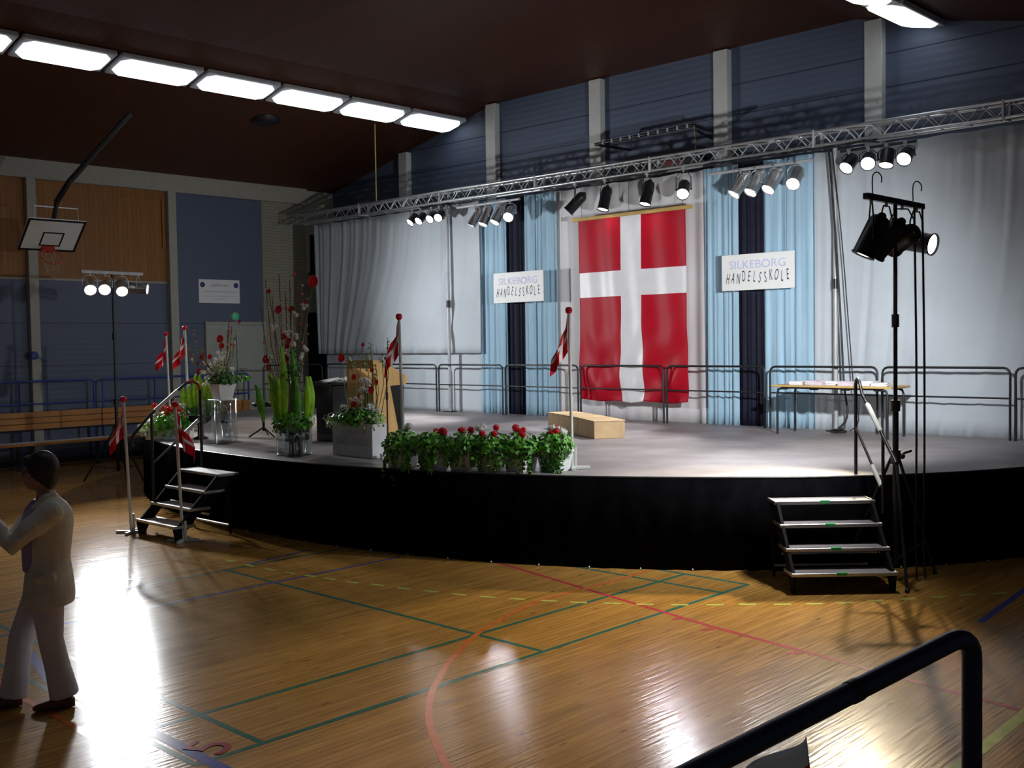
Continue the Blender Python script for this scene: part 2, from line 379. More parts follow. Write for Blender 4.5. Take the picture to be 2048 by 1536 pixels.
# back wall: its outline follows the ceiling
bw = MB(); out = [(X0-.3, YB, 0), (X1, YB, 0)]+[(xs[i], YB, zs[i]+.1) for i in (3, 2, 1)]+[(X0-.3, YB, zs[0]+.1)]
bw.poly(out, (0, .3, 0))
for z in (1.9, 3.1, 4.3, 5.5, 6.55, 7.1): bw.box((X0, YB-.006, z), (X1, YB, z+.018), 1)
struct(bw, 'wall_back', ['siding', 'seam'])
for i, x in enumerate((-14.27, -11.25, -8.25, -5.27, -2.33, .65, 3.6)):
    c = MB(); c.bevbox((x-.15, YB-.16, 0), (x+.15, YB, ceil_z(x)-.03), .008); struct(c, 'trim_%d' % (i+1), 'white_paint')
# left wall
lw = MB()
lw.box((XW-.3, Y0, 0), (XW, 5.7, 3.95), 0)                       # blue lower panels
lw.box((XW-.3, Y0, 3.95), (XW, 3.2, 6.05), 1)                    # pine boards above
lw.box((XW-.3, 3.2, 3.95), (XW, 5.7, 6.05), 0)
lw.box((XW-.3, Y0, 6.05), (XW+.12, 7.0, 6.45), 2)                # cream beam
lw.box((XW-.3, 5.7, 0), (XW+.02, 7.0, 6.06), 3)                 # pale brick pier
lw.box((XW-.3, 7.0, 4.25), (XW, 7.9, 4.3), 3)
lw.box((XW-.3, 7.0, 5.3), (XW+.02, YB, 6.6), 2)
lw.box((XW-.3, 7.0, 3.3), (XW+.02, YB, 4.3), 3)
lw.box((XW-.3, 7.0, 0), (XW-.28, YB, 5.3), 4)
lw.box((XW-.3, 7.0, 4.3), (XW+.03, 7.12, 5.3), 2)
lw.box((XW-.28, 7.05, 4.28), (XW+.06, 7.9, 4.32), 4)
lw.box((XW-.012, Y0, 3.93), (XW+.012, 3.2, 3.97), 2)
for z in (1.15, 2.1, 3.0): lw.box((XW-.01, Y0, z), (XW+.004, 5.7, z+.012), 5)
lw.box((XW-.01, 2.05, 4.75), (XW+.02, 3.08, 4.79), 1); lw.box((XW-.01, 2.05, 5.85), (XW+.02, 3.08, 5.89), 1); lw.box((XW-.01, 3.02, 4.75), (XW+.05, 3.1, 5.89), 1)
struct(lw, 'wall_left', ['siding', 'pine_wall', 'cream', 'brick', 'dark', 'seam'])
for i, (a, b) in enumerate(((-6.5, -6.3), (-3.28, -3.08), (-.08, .12), (3.12, 3.32))):
    c = MB(); c.bevbox((XW, a, 0), (XW+.16, b, 6.06), .008); struct(c, 'trim_%d' % (8+i), 'cream')
k = MB(); k.box((XW, Y0, 0), (XW+.03, 5.7, .12)); struct(k, 'baseboard_left', 'black_metal')  # dark plinth, also standing in for the band of shade under the benches
# double door in the left wall
dr = MB(); d0, d1, dzt = 4.12, 5.66, 2.98
dr.bevbox((XW, d0-.07, 0), (XW+.07, d0, dzt+.07), .005); dr.bevbox((XW, d1, 0), (XW+.07, d1+.07, dzt+.07), .005); dr.bevbox((XW, d0, dzt), (XW+.07, d1, dzt+.07), .005)
door = struct(dr, 'door_1', 'cream')
for a, b in ((d0, (d0+d1)/2-.004), ((d0+d1)/2+.004, d1)):
    l = MB(); l.bevbox((XW+.004, a+.005, .01), (XW+.045, b-.005, dzt-.1), .004); l.build('door_leaf', 'door', door)
l = MB(); l.box((XW, d0, dzt-.1), (XW+.02, d1, dzt)); l.build('door_head_gap', 'alu_dark', door)
l = MB(); hh = (d0+d1)/2+.08; l.cyl((XW+.045, hh, 1.9), (XW+.1, hh, 1.9), .012); l.cyl((XW+.1, hh-.01, 1.9), (XW+.1, hh+.12, 1.9), .012); l.build('door_handle', 'alu', door)
# ================================================================== CEILING LIGHTS
def ceiling_light(label, x, y, group):
    sl = .2267 if x < -7 else -.2267
    t = thing('ceiling_light', label, 'light', (x, y, ceil_z(x)-.09), 0, group)
    T = Matrix.Rotation(-math.atan(sl), 4, 'Y')
    hb = MB(); hb.bevbox((-.36, -.79, -.02), (.36, .79, .07), .015, T=T)
    hb.build('housing', 'fixture', t)
    e = MB(); a, b, c = .31, .74, .13
    o_ = [(-a, -b+c), (-a+c, -b), (a-c, -b), (a, -b+c), (a, b-c), (a-c, b), (-a+c, b), (-a, b-c)]
    up = [T @ Vector((p, q, -.02)) for p, q in o_]; dn = [T @ Vector((p*.9, q*.95, -.065)) for p, q in o_]
    n = 8; e.add(up+dn, [[n+i for i in range(n)]]+[(i, n+i, n+(i+1) % n, (i+1) % n) for i in range(n)])
    e.build('diffuser', 'tube', t)
    return t
ys = [7.02-1.66*i for i in range(9)]
for i, y in enumerate(ys):
    if i > 5: ceiling_light('strip light of the long ceiling row, beyond the left edge of the view', -12.42, y, 'strip lights in the long ceiling row'); continue
    ceiling_light(['lit strip light at the far end of the long ceiling row, by the back wall', 'second lit strip light from the back wall in the long ceiling row', 'third lit strip light from the back wall in the long ceiling row', 'fourth lit strip light from the back wall in the long ceiling row', 'fifth lit strip light from the back wall in the long ceiling row', 'lit strip light of the long ceiling row, cut by the left edge'][min(i, 5)],
                  -12.42, y, 'strip lights in the long ceiling row')
for i in range(9): ceiling_light('lit strip light at the top right, against the back wall' if i == 0 else 'strip light of the right ceiling row, above the top edge of the view', -1.5, 7.02-1.66*i, 'strip lights in the right ceiling row')
for y in (-9.6, -11.6):  # added fill lights, out of view, to brighten the handrail flag and foreground
    ceiling_light('added fill strip light, unseen behind the camera', 7.2, y, 'added fill strip lights behind the camera')
# ================================================================== STAGE
SP = [(-16.5, 7.2), (-16.1, 5.6), (-15.55, 4.3), (-14.7, 2.75), (-13.7, 1.3), (-12.6, .2), (-11.4, -.55), (-10.0, -1.08), (-8.5, -1.4), (-6.95, -1.5), (-5.4, -1.46), (-4.05, -1.24), (-2.75, -.86), (-1.5, -.24), (-.38, .55), (.62, 1.5), (1.35, 2.6), (1.85, 3.9), (2.1, 5.4), (2.2, 7.2)]
def spline(P, n=5):
    P = [Vector(p) for p in P]; o = []
    for i in range(len(P)-1):
        a, b, c, d = P[max(i-1, 0)], P[i], P[i+1], P[min(i+2, len(P)-1)]
        for k in range(n):
            t = k/n; o.append(.5*((2*b)+(c-a)*t+(2*a-5*b+4*c-d)*t*t+(3*b-a-3*c+d)*t**3))
    return o+[P[-1]]
SE = spline([(x, y, 0) for x, y in SP])
stage = thing('stage', 'low curved stage with a grey boarded top and black cloth skirt', 'stage', (-6, 3, 0))
sk = MB(); n = len(SE)
def skirt(u, v):
    i = min(int(u*(n-1)), n-2); f = u*(n-1)-i; p = SE[i].lerp(SE[i+1], f); t = (SE[i+1]-SE[i]).normalized(); nn = Vector((t.y, -t.x, 0))
    return p+nn*(.02+.014*math.sin(u*520)*(1-v*.9))+Vector((0, 0, .01+v*.965))
sk.grid(skirt, 760, 2); sk.build('skirt', 'black_cloth', stage, solid=.006, world=True)
dk = MB(); top = [p+Vector((0, 0, .975)) for p in SE]; dk.poly(top, (0, 0, .025)); deck = dk.build('deck', 'stage_top', stage, world=True)
ed = MB(); ed.tube([p+Vector((0, 0, .985)) for p in SE], .014, 6); ed.build('edge_trim', 'black_metal', stage, world=True)
fe = MB()
for i in range(4, n-8, 2):
    p = SE[i]; c = Vector((-6.5, 7.5, 0)); d = (p-c).normalized(); q = p+d*.06; fe.ball((q.x, q.y, .015), .013, n=6)
fe.build('hem_clip', 'alu', stage, world=True)
# ------------------------------------------------------------------ steps
def steps(label, org, ang, rail_side, width=1.0):
    """local x = along the treads, local y = climbing direction"""
    t = thing('stage_steps', label, 'steps', org, ang)
    for i in range(4):
        y = i*.215; z = .2*(i+1)
        tr = MB(); tr.bevbox((0, y, z-.035), (width, y+.3, z-.004), .006)
        td = tr.build('tread', 'tread_lit' if rail_side < 0 else 'stage_top', t)
        nz = MB(); nz.bevbox((-.012, y-.015, z-.03), (width+.012, y+.012, z+.006), .005); nz.bevbox((-.012, y, z-.03), (.012, y+.29, z+.004), .004); nz.bevbox((width-.012, y, z-.03), (width+.012, y+.29, z+.004), .004)
        nz.build('nosing', 'alu', td)
        if rail_side > 0:
            tp = MB(); tp.box((.42+.01*i, y-.018, z-.02), (.52+.01*i, y+.02, z+.0085)); tp.build('tape_mark', 'tape', td)
    for s in (.02, width-.02):
        fr = MB()
        fr.poly([(s-.015, -.01, .165), (s-.015, .02, 0), (s-.015, .09, 0), (s-.015, .16, .12), (s-.015, .33, .3), (s-.015, .9, .72), (s-.015, .92, .79), (s-.015, .62, .79), (s-.015, .03, .19)], (.03, 0, 0))
        fr.cyl((s, .8, 0), (s, .8, .75), .016); fr.build('side_frame', 'matte_black', t)
    cb = MB(); cb.cyl((.02, .78, .12), (width-.02, .78, .12), .014); cb.cyl((.02, .5, .3), (width-.02, .5, .3), .014); cb.build('cross_bar', 'alu', t)
    return t
s1 = steps('portable steps at the left end of the stage, beside two small flags', (-7.66, -2.6, 0), 0, -1)
rl = MB(); RX = -7.7
def arcpts(c, r, a0, a1, ax1, ax2, n=6): return [Vector(c)+Vector(ax1)*r*math.cos(a0+(a1-a0)*i/n)+Vector(ax2)*r*math.sin(a0+(a1-a0)*i/n) for i in range(n+1)]
rl.tube([(RX, -1.6, .75), (RX, -1.6, 1.86), (RX, -1.63, 1.95), (RX, -1.72, 1.99), (RX, -1.83, 1.95), (RX, -2.35, 1.56), (RX, -2.6, 1.3), (RX, -2.63, 1.2), (RX, -2.6, 1.16)], .02, 10)
rl.tube([(RX, -1.62, 1.46), (RX, -2.33, .9)], .016, 8); rl.cyl((RX, -2.33, .1), (RX, -2.33, 1.57), .019)
rl.build('handrail', 'black_metal', s1, world=True)
for w_ in ([(RX, -1.94, 1.868), (RX, -2.28, 1.612)], [(RX, -1.64, 1.444), (RX, -1.95, 1.2)]):
    w1 = MB(); w1.tube(w_, .026, 10); w1.build('reflective_wrap', 'white_paint', s1, world=True)
r1 = MB(); r1.tube([(RX, -1.602, 1.87), (RX, -1.632, 1.955), (RX, -1.72, 1.995), (RX, -1.80, 1.97)], .0215, 10); r1.build('red_tape', 'hoop', s1, world=True)
ang2 = math.atan2(.70, .72)
s2 = steps('portable steps at the right end of the stage, green tape on each tread', (.55, -.1, 0), ang2, 1)
rl = MB(); P0 = Vector((.44, 1.44, 0)); P1 = Vector((1.12, .78, 0)); dd = P1-P0
def rp(t, z): return P0+dd*t+Vector((0, 0, z))
rl.tube([rp(0, .9), rp(0, 1.93), rp(.02, 2.0), rp(.07, 2.02), rp(.12, 1.98), rp(.2, 1.86), rp(1.16, 1.24)], .018, 10)
rl.tube([rp(0, 1.5), rp(.76, .96)], .014, 8); rl.cyl(rp(.8, .7), rp(.8, 1.47), .016)
rl.build('handrail', 'black_metal', s2)
hr = [o for o in s2.children if o.name.startswith('handrail')][0]; hr.matrix_parent_inverse = (Matrix.Translation((.55, -.1, 0)) @ Matrix.Rotation(ang2, 4, 'Z')).inverted()
for w_, r_ in (((rp(.35, 1.768), rp(.37, 1.755), rp(.72, 1.527), rp(.74, 1.514)), [.018, .026, .025, .018]), ((rp(.5, 1.145), rp(.75, .968)), .021)):
    wv = MB(); wv.tube(w_, r_, 10); wo = wv.build('reflective_wrap', 'white_paint', s2); wo.matrix_parent_inverse = hr.matrix_parent_inverse
# ------------------------------------------------------------------ curtains
YC = 6.3
def curtain(label, x0, x1, z0, z1, material, folds, amp, seed, Y=YC, diag=0, name='curtain', top_in=0, group=None):
    rnd = random.Random(seed); ph = [rnd.uniform(0, 6.3) for _ in range(6)]; W_ = x1-x0
    t = MB()
    def f(u, v):
        sh = u+diag*(1-v)**2*.25*math.sin(u*PI)
        a = sum(math.sin(sh*folds*k*2*PI/1+ph[i])*g_ for i, (k, g_) in enumerate(((.37, .5), (1, .8), (1.7, .6), (2.6, .45))))
        y = Y+amp*a*(.55+.45*(1-v))+amp*.4*math.sin(v*5+ph[5]+u*3)*diag
        x = x0+W_*u+(top_in*(v) if u < .02 else 0)
        if top_in: x = x0+top_in*(v)*(1-u)+W_*u
        sag = .02*abs(math.sin(u*PI*W_/.7)) if v > .99 else 0
        return (x, y, z0+(z1-z0)*v-sag)
    t.grid(f, max(30, int(W_*34)), 18)
    o = t.build(name, material, solid=.008); tag(o, label, 'curtain', group); return o
ZT = 5.36
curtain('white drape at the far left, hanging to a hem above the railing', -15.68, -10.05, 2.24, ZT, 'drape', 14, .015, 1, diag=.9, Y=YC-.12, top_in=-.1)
curtain('lower white cloth beneath the hem of the left drape', -15.55, -10.02, 1.0, 2.5, 'drape', 9, .012, 2, Y=YC+.02)
curtain('light blue drape left of the left dark drape', -10.16, -9.38, 1.0, ZT, 'drape_blue', 5, .035, 3, Y=YC-.02)
curtain('left dark navy drape behind the left sign', -9.42, -8.80, 1.0, ZT, 'drape_navy', 4, .03, 4, Y=YC+.02)
curtain('light blue drape between the left dark drape and the big flag', -8.84, -8.02, 1.0, ZT, 'drape_blue', 5, .035, 5, Y=YC-.02)
curtain('white drape hanging behind the big flag', -8.08, -4.62, 1.0, ZT, 'drape_mid', 5, .022, 6, Y=YC+.04)
curtain('light blue drape between the big flag and the right dark drape', -4.68, -4.0, 1.0, ZT, 'drape_blue', 4, .035, 7, Y=YC-.02)
curtain('right dark navy drape behind the right sign', -4.05, -3.47, 1.0, ZT, 'drape_navy', 4, .03, 8, Y=YC+.02)
curtain('wide light blue drape right of the right dark drape', -3.52, -2.6, 1.0, ZT, 'drape_blue', 5, .032, 9, Y=YC-.02)
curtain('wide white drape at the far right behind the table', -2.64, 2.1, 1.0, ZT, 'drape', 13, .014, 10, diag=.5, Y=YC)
# ------------------------------------------------------------------ big flag
bf = thing('large_flag', 'huge red flag with white cross hanging in front of white drape', 'flag', (-6.1, 6.02, 1.3))
def bigflag(u, v):   # v 0 = bottom
    x = -7.3+2.42*u; z = 1.40+3.31*v
    lo = max(0, 1-v*1.6)
    y = 6.05+.014*math.sin(u*26+v*3)+.018*math.sin(u*9+1)
    for c, w_ in ((.2, .2), (.5, .1), (.82, .18)):   # swags in the lower third
        g = math.exp(-((u-c)/w_)**2); z -= .06*g*lo*math.sin(min(1, lo)*1.5); y -= .05*lo*math.sin((v*26)-abs(u-c)/w_*2.4)*(.35+.65*g)*min(1, lo)
    x += .03*lo*math.sin(v*9)*(1 if u > .5 else -1)
    return (x, y, z)
def crossm(u, v):
    return 1 if (.415 < u < .60 or .565 < v < .703) else 0
g = MB(); g.grid(bigflag, 96, 130, crossm); g.build('cloth', ['satin_red', 'satin_white'], bf, solid=.004, world=True)
g = MB(); g.bevbox((-7.42, 6.02, 4.68), (-4.76, 6.08, 4.745), .006); g.build('wooden_rod', 'gold_wood', bf, world=True)
g = MB()
for x in (-7.2, -6.1, -4.95): g.cyl((x, 6.05, 4.74), (x, 6.05, 5.36), .004, 6)
g.build('cord', 'cable', bf, world=True)
# ------------------------------------------------------------------ signs
def school_sign(label, x0, x1, z0, z1):
    t = thing('school_sign', label, 'sign', ((x0+x1)/2, 5.99, z0), 0, 'school signs hanging on the drapes')
    W_ = x1-x0; H_ = z1-z0
    b = MB(); b.bevbox((-W_/2, -.012, 0), (W_/2, .012, H_), .003); b.build('panel', 'board_white', t)
    fr = lambda x, z, rot=0: Matrix.Translation((x, -.013, z)) @ Matrix.Rotation(PI/2, 4, 'X') @ Matrix.Rotation(rot, 4, 'Z')
    text_mesh('SILKEBORG', 'upper_lettering', 'letter_lilac', t, fr(0, H_*.70), .185, .001, 1.12*W_/1.33)
    rg = MB(); rg.tube([(.16+.07*math.cos(a), -.014, H_*.70+.055*math.sin(a)) for a in [i*PI/10 for i in range(20)]], .006, 5, closed=True); rg.build('ring_mark', 'letter_lilac', t)
    s = 'HANDELSSKOLE'; rnd = random.Random(4); step = W_*.9/len(s)
    root = None
    for i, ch in enumerate(s):
        x = -W_*.41+step*i*1.0; q = text_mesh(ch, 'letter', 'letter_grey', t, fr(x, H_*.335+rnd.uniform(-.02, .03), rnd.uniform(-.22, .08)), .25, .001, .36)
    c = MB()
    for x in (-W_*.4, W_*.4): c.cyl((x, .0, H_), (x, .0, 5.38-z0), .003, 5)
    c.build('cord', 'cable', t)
school_sign('white school name sign hanging on the left dark drape', -9.47, -8.13, 3.235, 3.83)
school_sign('white school name sign hanging on the right dark drape', -4.13, -2.8, 3.245, 3.83)
# ------------------------------------------------------------------ railings along the back of the stage
def railing(label, a, b, z=1.0, h=1.0, mid=.42, r=.018, material='black_metal', name='guard_rail', grp='black guard rails along the back of the stage', extra=0):
    a = Vector((*a, z)); b = Vector((*b, z)); L = (b-a).length; d = (b-a).normalized()
    t = thing(name, label, 'railing', a, math.atan2(d.y, d.x), grp)
    m = MB(); R = .09
    pts = [(0, 0, 0), (0, 0, h-R)]+[(R-R*math.cos(q), 0, h-R+R*math.sin(q)) for q in (PI/6, PI/3)]+[(R, 0, h), (L-R, 0, h)]+[(L-R+R*math.sin(q), 0, h-R+R*math.cos(q)) for q in (PI/6, PI/3)]+[(L, 0, h-R), (L, 0, 0)]
    m.tube(pts, r, 8); m.build('hoop_frame', material, t)
    m = MB(); m.cyl((0, 0, h-mid), (L, 0, h-mid), r*.7, 8); m.build('middle_bar', material, t)
    for i in range(extra):
        m = MB(); m.cyl((L*(i+1)/(extra+1), 0, 0), (L*(i+1)/(extra+1), 0, h), r, 8); m.build('post', material, t)
    return t
rails = [((-15.45, 4.45), (-15.25, 5.95), 'black guard rail nearest the double door, left of the piano'),
         ((-15.12, 6.0), (-13.25, 6.0), 'black guard rail between the piano and the lectern'), ((-13.17, 6.0), (-11.25, 6.0), 'black guard rail right of the lectern'),
         ((-11.17, 6.0), (-9.28, 6.0), 'black guard rail crossing the light blue drape on the left'), ((-9.2, 6.0), (-7.3, 6.0), 'black guard rail crossing the left dark drape'),
         ((-7.22, 5.98), (-5.33, 5.98), 'black guard rail in front of the left half of the big flag'), ((-5.26, 5.98), (-3.34, 5.98), 'black guard rail crossing the right edge of the big flag'),
         ((-3.25, 6.0), (-1.45, 6.0), 'black guard rail directly behind the table'), ((-1.37, 6.0), (.45, 6.0), 'black guard rail right of the table'), ((.52, 6.0), (1.95, 6.0), 'black guard rail cut off by the right edge')]
for a, b, l in rails: railing(l, a, b)
# ------------------------------------------------------------------ truss
tr = thing('lighting_truss', 'long aluminium lighting truss above all the drapes', 'truss', (-7, 6, 5.36))
TX0, TX1 = -16.1, 3.0
for (y, z) in ((5.87, 5.6), (6.13, 5.6), (5.87, 5.385), (6.13, 5.385)):
    m = MB(); m.cyl((TX0, y, z), (TX1, y, z), .024, 10); m.build('chord', 'alu', tr, world=True)
x = TX0; i = 0; m = MB()
while x < TX1-.2:
    for y in (5.87, 6.13):
        m.tube([(x, y, 5.385), (x+.2, y, 5.6)], .011, 6); m.tube([(x+.2, y, 5.6), (x+.4, y, 5.385)], .011, 6)
    m.tube([(x, 5.87, 5.385), (x, 6.13, 5.385)], .009, 6); m.tube([(x+.2, 5.87, 5.6), (x+.2, 6.13, 5.6)], .008, 6); m.tube([(x+.2, 5.87, 5.6), (x+.6, 6.13, 5.6)], .007, 6)
    x += .4
m.build('lattice_bracing', 'alu', tr, world=True)
for x in (-13.6, -10.9, -8.2, -5.5, -2.4, .4):
    m = MB(); m.bevbox((x-.02, 5.84, 5.355), (x+.02, 5.90, 5.63), .01); m.bevbox((x-.02, 6.10, 5.355), (x+.02, 6.16, 5.63), .01); m.bevbox((x-.015, 5.88, 5.36), (x+.015, 6.12, 5.4), .006); m.build('joint_plate', 'alu_dark', tr, world=True)
rnd = random.Random(3)
for (xa, xb) in ((-8.0, -5.2), (-4.4, -1.4), (-11.6, -9.6)):
    m = MB()
    for q in range(4):
        pts = []; n_ = 16; oy = rnd.uniform(-.08, .08)
        for i in range(n_+1): pts.append((xa+(xb-xa)*i/n_, 5.93+oy+rnd.uniform(-.015, .015), 5.36-.03*abs(math.sin(i*1.1+q))+rnd.uniform(-.02, .02)))
        m.tube(pts, .011, 6)
    m.build('cable_run', 'cable', tr, world=True)
for xx, lab in ((-10.93, 'grey upright truss post left of the left light blue drape'), (-2.16, 'grey upright truss post behind the table, with cables')):
    p = thing('truss_post', lab, 'post', (xx, 6.09, 1.0))
    m = MB(); m.cyl((xx, 6.09, 1.02), (xx, 6.09, 5.36), .035, 14); m.build('tube', 'alu_dark', p, world=True)
    m = MB(); m.bevbox((xx-.12, 5.99, 1.0), (xx+.12, 6.19, 1.02), .004); m.build('base_plate', 'black_metal', p, world=True)
    m = MB(); m.cyl((xx, 6.09, 3.2), (xx, 6.09, 3.35), .048, 14); m.build('clamp', 'black_metal', p, world=True)
def hang(name, label, pts, r=.012, material='cable', cat='cable', group=None):
    m = MB(); m.tube(spline(pts, 4), r, 7); o = m.build(name, material); tag(o, label, cat, group); return o
hang('cable', 'thick black cable hanging from the truss beside the right post', [(-2.2, 5.95, 5.35), (-2.1, 5.95, 4.2), (-2.0, 5.93, 2.8), (-1.95, 5.93, 1.8), (-1.88, 5.9, 1.25), (-2.05, 5.85, 1.03)], .016)
hang('cable', 'thin black cable drooping from the truss right of the right post', [(-2.15, 5.97, 5.33), (-2.0, 5.97, 4.0), (-1.88, 5.96, 2.6), (-1.8, 5.95, 1.7), (-1.72, 5.95, 1.2), (-1.85, 5.93, 1.03)], .009)
hang('cable', 'coiled cable end lying at the foot of the right post', [(-2.1, 5.8, 1.02), (-1.95, 5.72, 1.02), (-1.85, 5.8, 1.03), (-1.95, 5.87, 1.04), (-2.08, 5.8, 1.05), (-1.98, 5.74, 1.06), (-1.9, 5.8, 1.08)], .014)
hang('rope', 'yellow rope from the ceiling down to the left part of the truss', [(-13.14, 6.0, ceil_z(-13.14)), (-13.14, 6.0, 6.4), (-13.14, 6.0, 5.6)], .014, 'rope', 'rope')
# ------------------------------------------------------------------ spotlights
def spot_lamp(label, hinge, target, L=.40, r=.095, material='chrome', power=E_TRUSS, lit=True, drop=.22, group=None, cone=38, warm=(1, .93, .82), lens='lens', size=.09, name='spotlight'):
    """a can that hangs below hinge in a yoke and points at target; its lamp shines from the lens"""
    h = Vector(hinge); c = h-Vector((0, 0, drop)); d = (Vector(target)-c).normalized()
    t = thing(name, label, 'spotlight', h, 0, group); T = aim(Vector((0, 0, -drop)), d)
    m = MB(); m.lathe([(r*.35, -L*.55), (r*.8, -L*.5), (r, -L*.38), (r, L*.40), (r*1.1, L*.41), (r*1.1, L*.45), (r*1.0, L*.45), (r*.97, L*.40), (r*.3, L*.36)], 22, T=T, caps=False)
    m.lathe([(.02, -L*.62), (r*.38, -L*.58), (r*.38, -L*.54)], 12, T=T)
    hs = m.build('housing', material, t)
    m = MB(); m.lathe([(1e-3, L*.425), (r*.5, L*.42), (r*.96, L*.40)], 22, T=T, caps=False)
    for k in range(len(m.f)): m.f[k] = m.f[k][::-1]
    m.build('lens', lens if lit else 'alu', t)
    xa = T.to_3x3() @ Vector((1, 0, 0)); cc = Vector((0, 0, -drop)); m = MB()
    top = Vector((0, 0, -.03)); ya = xa*(r+.025)
    m.tube([cc+ya, cc+ya+Vector((0, 0, drop*.6)), top+ya*.5, top-ya*.5, cc-ya+Vector((0, 0, drop*.6)), cc-ya], .008, 6)
    m.ball(cc+ya, .018, n=8); m.ball(cc-ya, .018, n=8); m.build('yoke', 'black_metal' if material != 'chrome' else 'alu', t)
    m = MB(); m.cyl((0, 0, -.04), (0, 0, .03), .016, 8); m.bevbox((-.03, -.03, .0), (.03, .03, .045), .005); m.build('clamp', 'alu', t)
    if lit and power:
        ld = bpy.data.lights.new('beam', 'SPOT'); ld.energy = power; ld.color = warm; ld.spot_size = math.radians(cone); ld.spot_blend = .55 if cone < 90 else .9; ld.shadow_soft_size = size
        lo = bpy.data.objects.new('beam', ld); col.objects.link(lo); lo.parent = t
        zz = -d; Tm = aim(Vector((0, 0, -drop))+d*(L*.47), zz); lo.matrix_local = Tm
    return t
def bar(name, label, a, b, r, material):
    m = MB(); m.cyl(a, b, r, 12); o = m.build(name, material); tag(o, label, 'bar'); return o
TS = [(-9.0, 1.5, 1), (-7.5, 3.0, 1), (-6.0, .5, 1), (-4.5, 2.5, 1)]
WB = (.95, .97, 1)
# group 1: four short dark cans on a black bar, left
bar('lamp_bar', 'short black lamp bar under the left part of the truss', (-11.72, 5.75, 5.27), (-10.65, 5.75, 5.27), .022, 'black_metal')
G1 = 'short dark spotlights on the left black bar'
for i, (x, tg) in enumerate(((-11.62, (-12.0, 1.6, 1)), (-11.36, (-11.0, .8, 1)), (-11.02, (-9.6, -.2, 1)), (-10.78, (-7.2, -2.0, 0)))):
    spot_lamp('%s short dark spotlight on the left black bar' % ('leftmost', 'second', 'third', 'rightmost and brightest')[i], (x, 5.75, 5.25), tg, .26, .085, 'black_metal', E_TRUSS*.8, group=G1, drop=.16, warm=(1, .88, .72), cone=44)
# group 2: four polished cans on a silver bar
bar('lamp_bar', 'silver lamp bar above the light blue drape on the left', (-10.25, 5.75, 5.20), (-8.5, 5.75, 5.20), .026, 'alu_dark')
G2 = 'polished spotlights on the left silver bar'
for i, (x, tg) in enumerate(((-9.72, (-11.2, 4.2, 1)), (-9.42, (-9.9, 4.0, 1)), (-9.08, (-9.5, 3.4, 1)), (-8.76, (-5.6, .2, 1)))):
    spot_lamp('%s polished spotlight on the left silver bar' % ('leftmost', 'second', 'third', 'rightmost, camera-facing')[i], (x, 5.75, 5.17), tg, .42, .095, 'chrome', E_TRUSS*(1.3, 1.3, 1.1, .5)[i], group=G2, warm=WB)
# group 3: four black cans straight on the truss above the big flag
G3 = 'black spotlights on the truss above the big flag'
for i, (x, z, tg) in enumerate(((-7.2, 5.35, (-10.4, 3.6, 1)), (-6.5, 5.35, (-6.7, 4.7, 1)), (-5.56, 5.35, (-5.75, 4.6, 1)), (-4.8, 5.35, (-1.8, .4, 1)))):
    spot_lamp('%s black spotlight on the truss above the big flag' % ('leftmost, sideways tilted', 'second', 'third', 'rightmost, camera-facing')[i], (x, 5.87, z-.03), tg, .44, .1, 'black_metal', E_TRUSS*(1.2, 1.2, 1.2, .5)[i], group=G3, drop=.33, warm=WB)
    
# group 4: polished cans on a silver bar, right
bar('lamp_bar', 'silver lamp bar above the right dark drape', (-4.2, 5.75, 5.16), (-2.35, 5.75, 5.16), .026, 'alu_dark')
G4 = 'polished spotlights on the right silver bar'
for i, (x, tg) in enumerate(((-3.62, (-5.3, 3.3, 1)), (-3.34, (-4.3, 3.1, 1)), (-3.02, (-3.9, 2.6, 1)), (-2.64, (-1.4, .6, 1)))):
    spot_lamp('%s polished spotlight on the right silver bar' % ('leftmost', 'second', 'third', 'rightmost, camera-facing')[i], (x, 5.75, 5.14), tg, .45, .1, 'chrome', E_TRUSS*(1.3, 1.2, 1.1, .9)[i], group=G4, warm=WB)
# group 5: short dark cans on a black bar, right
bar('lamp_bar', 'short black lamp bar above the tall right lamp stand', (-1.9, 5.75, 5.22), (-.75, 5.75, 5.22), .022, 'black_metal')
G5 = 'short dark spotlights on the right black bar'
for i, (x, tg) in enumerate(((-1.76, (-2.4, 1.5, 1)), (-1.46, (1.3, -2.3, 0)), (-1.18, (-1.1, 4.2, 1)), (-.9, (-.1, -2.0, 0)))):
    spot_lamp('%s short dark spotlight on the right black bar' % ('leftmost', 'second and brightest', 'third', 'rightmost')[i], (x, 5.75, 5.2), tg, .27, .10, 'black_metal', E_TRUSS*(.5, 6.0, .3, 6.0)[i], group=G5, drop=.17, warm=(1, .84, .56), cone=27, lens='lens_warm' if i == 2 else 'lens')
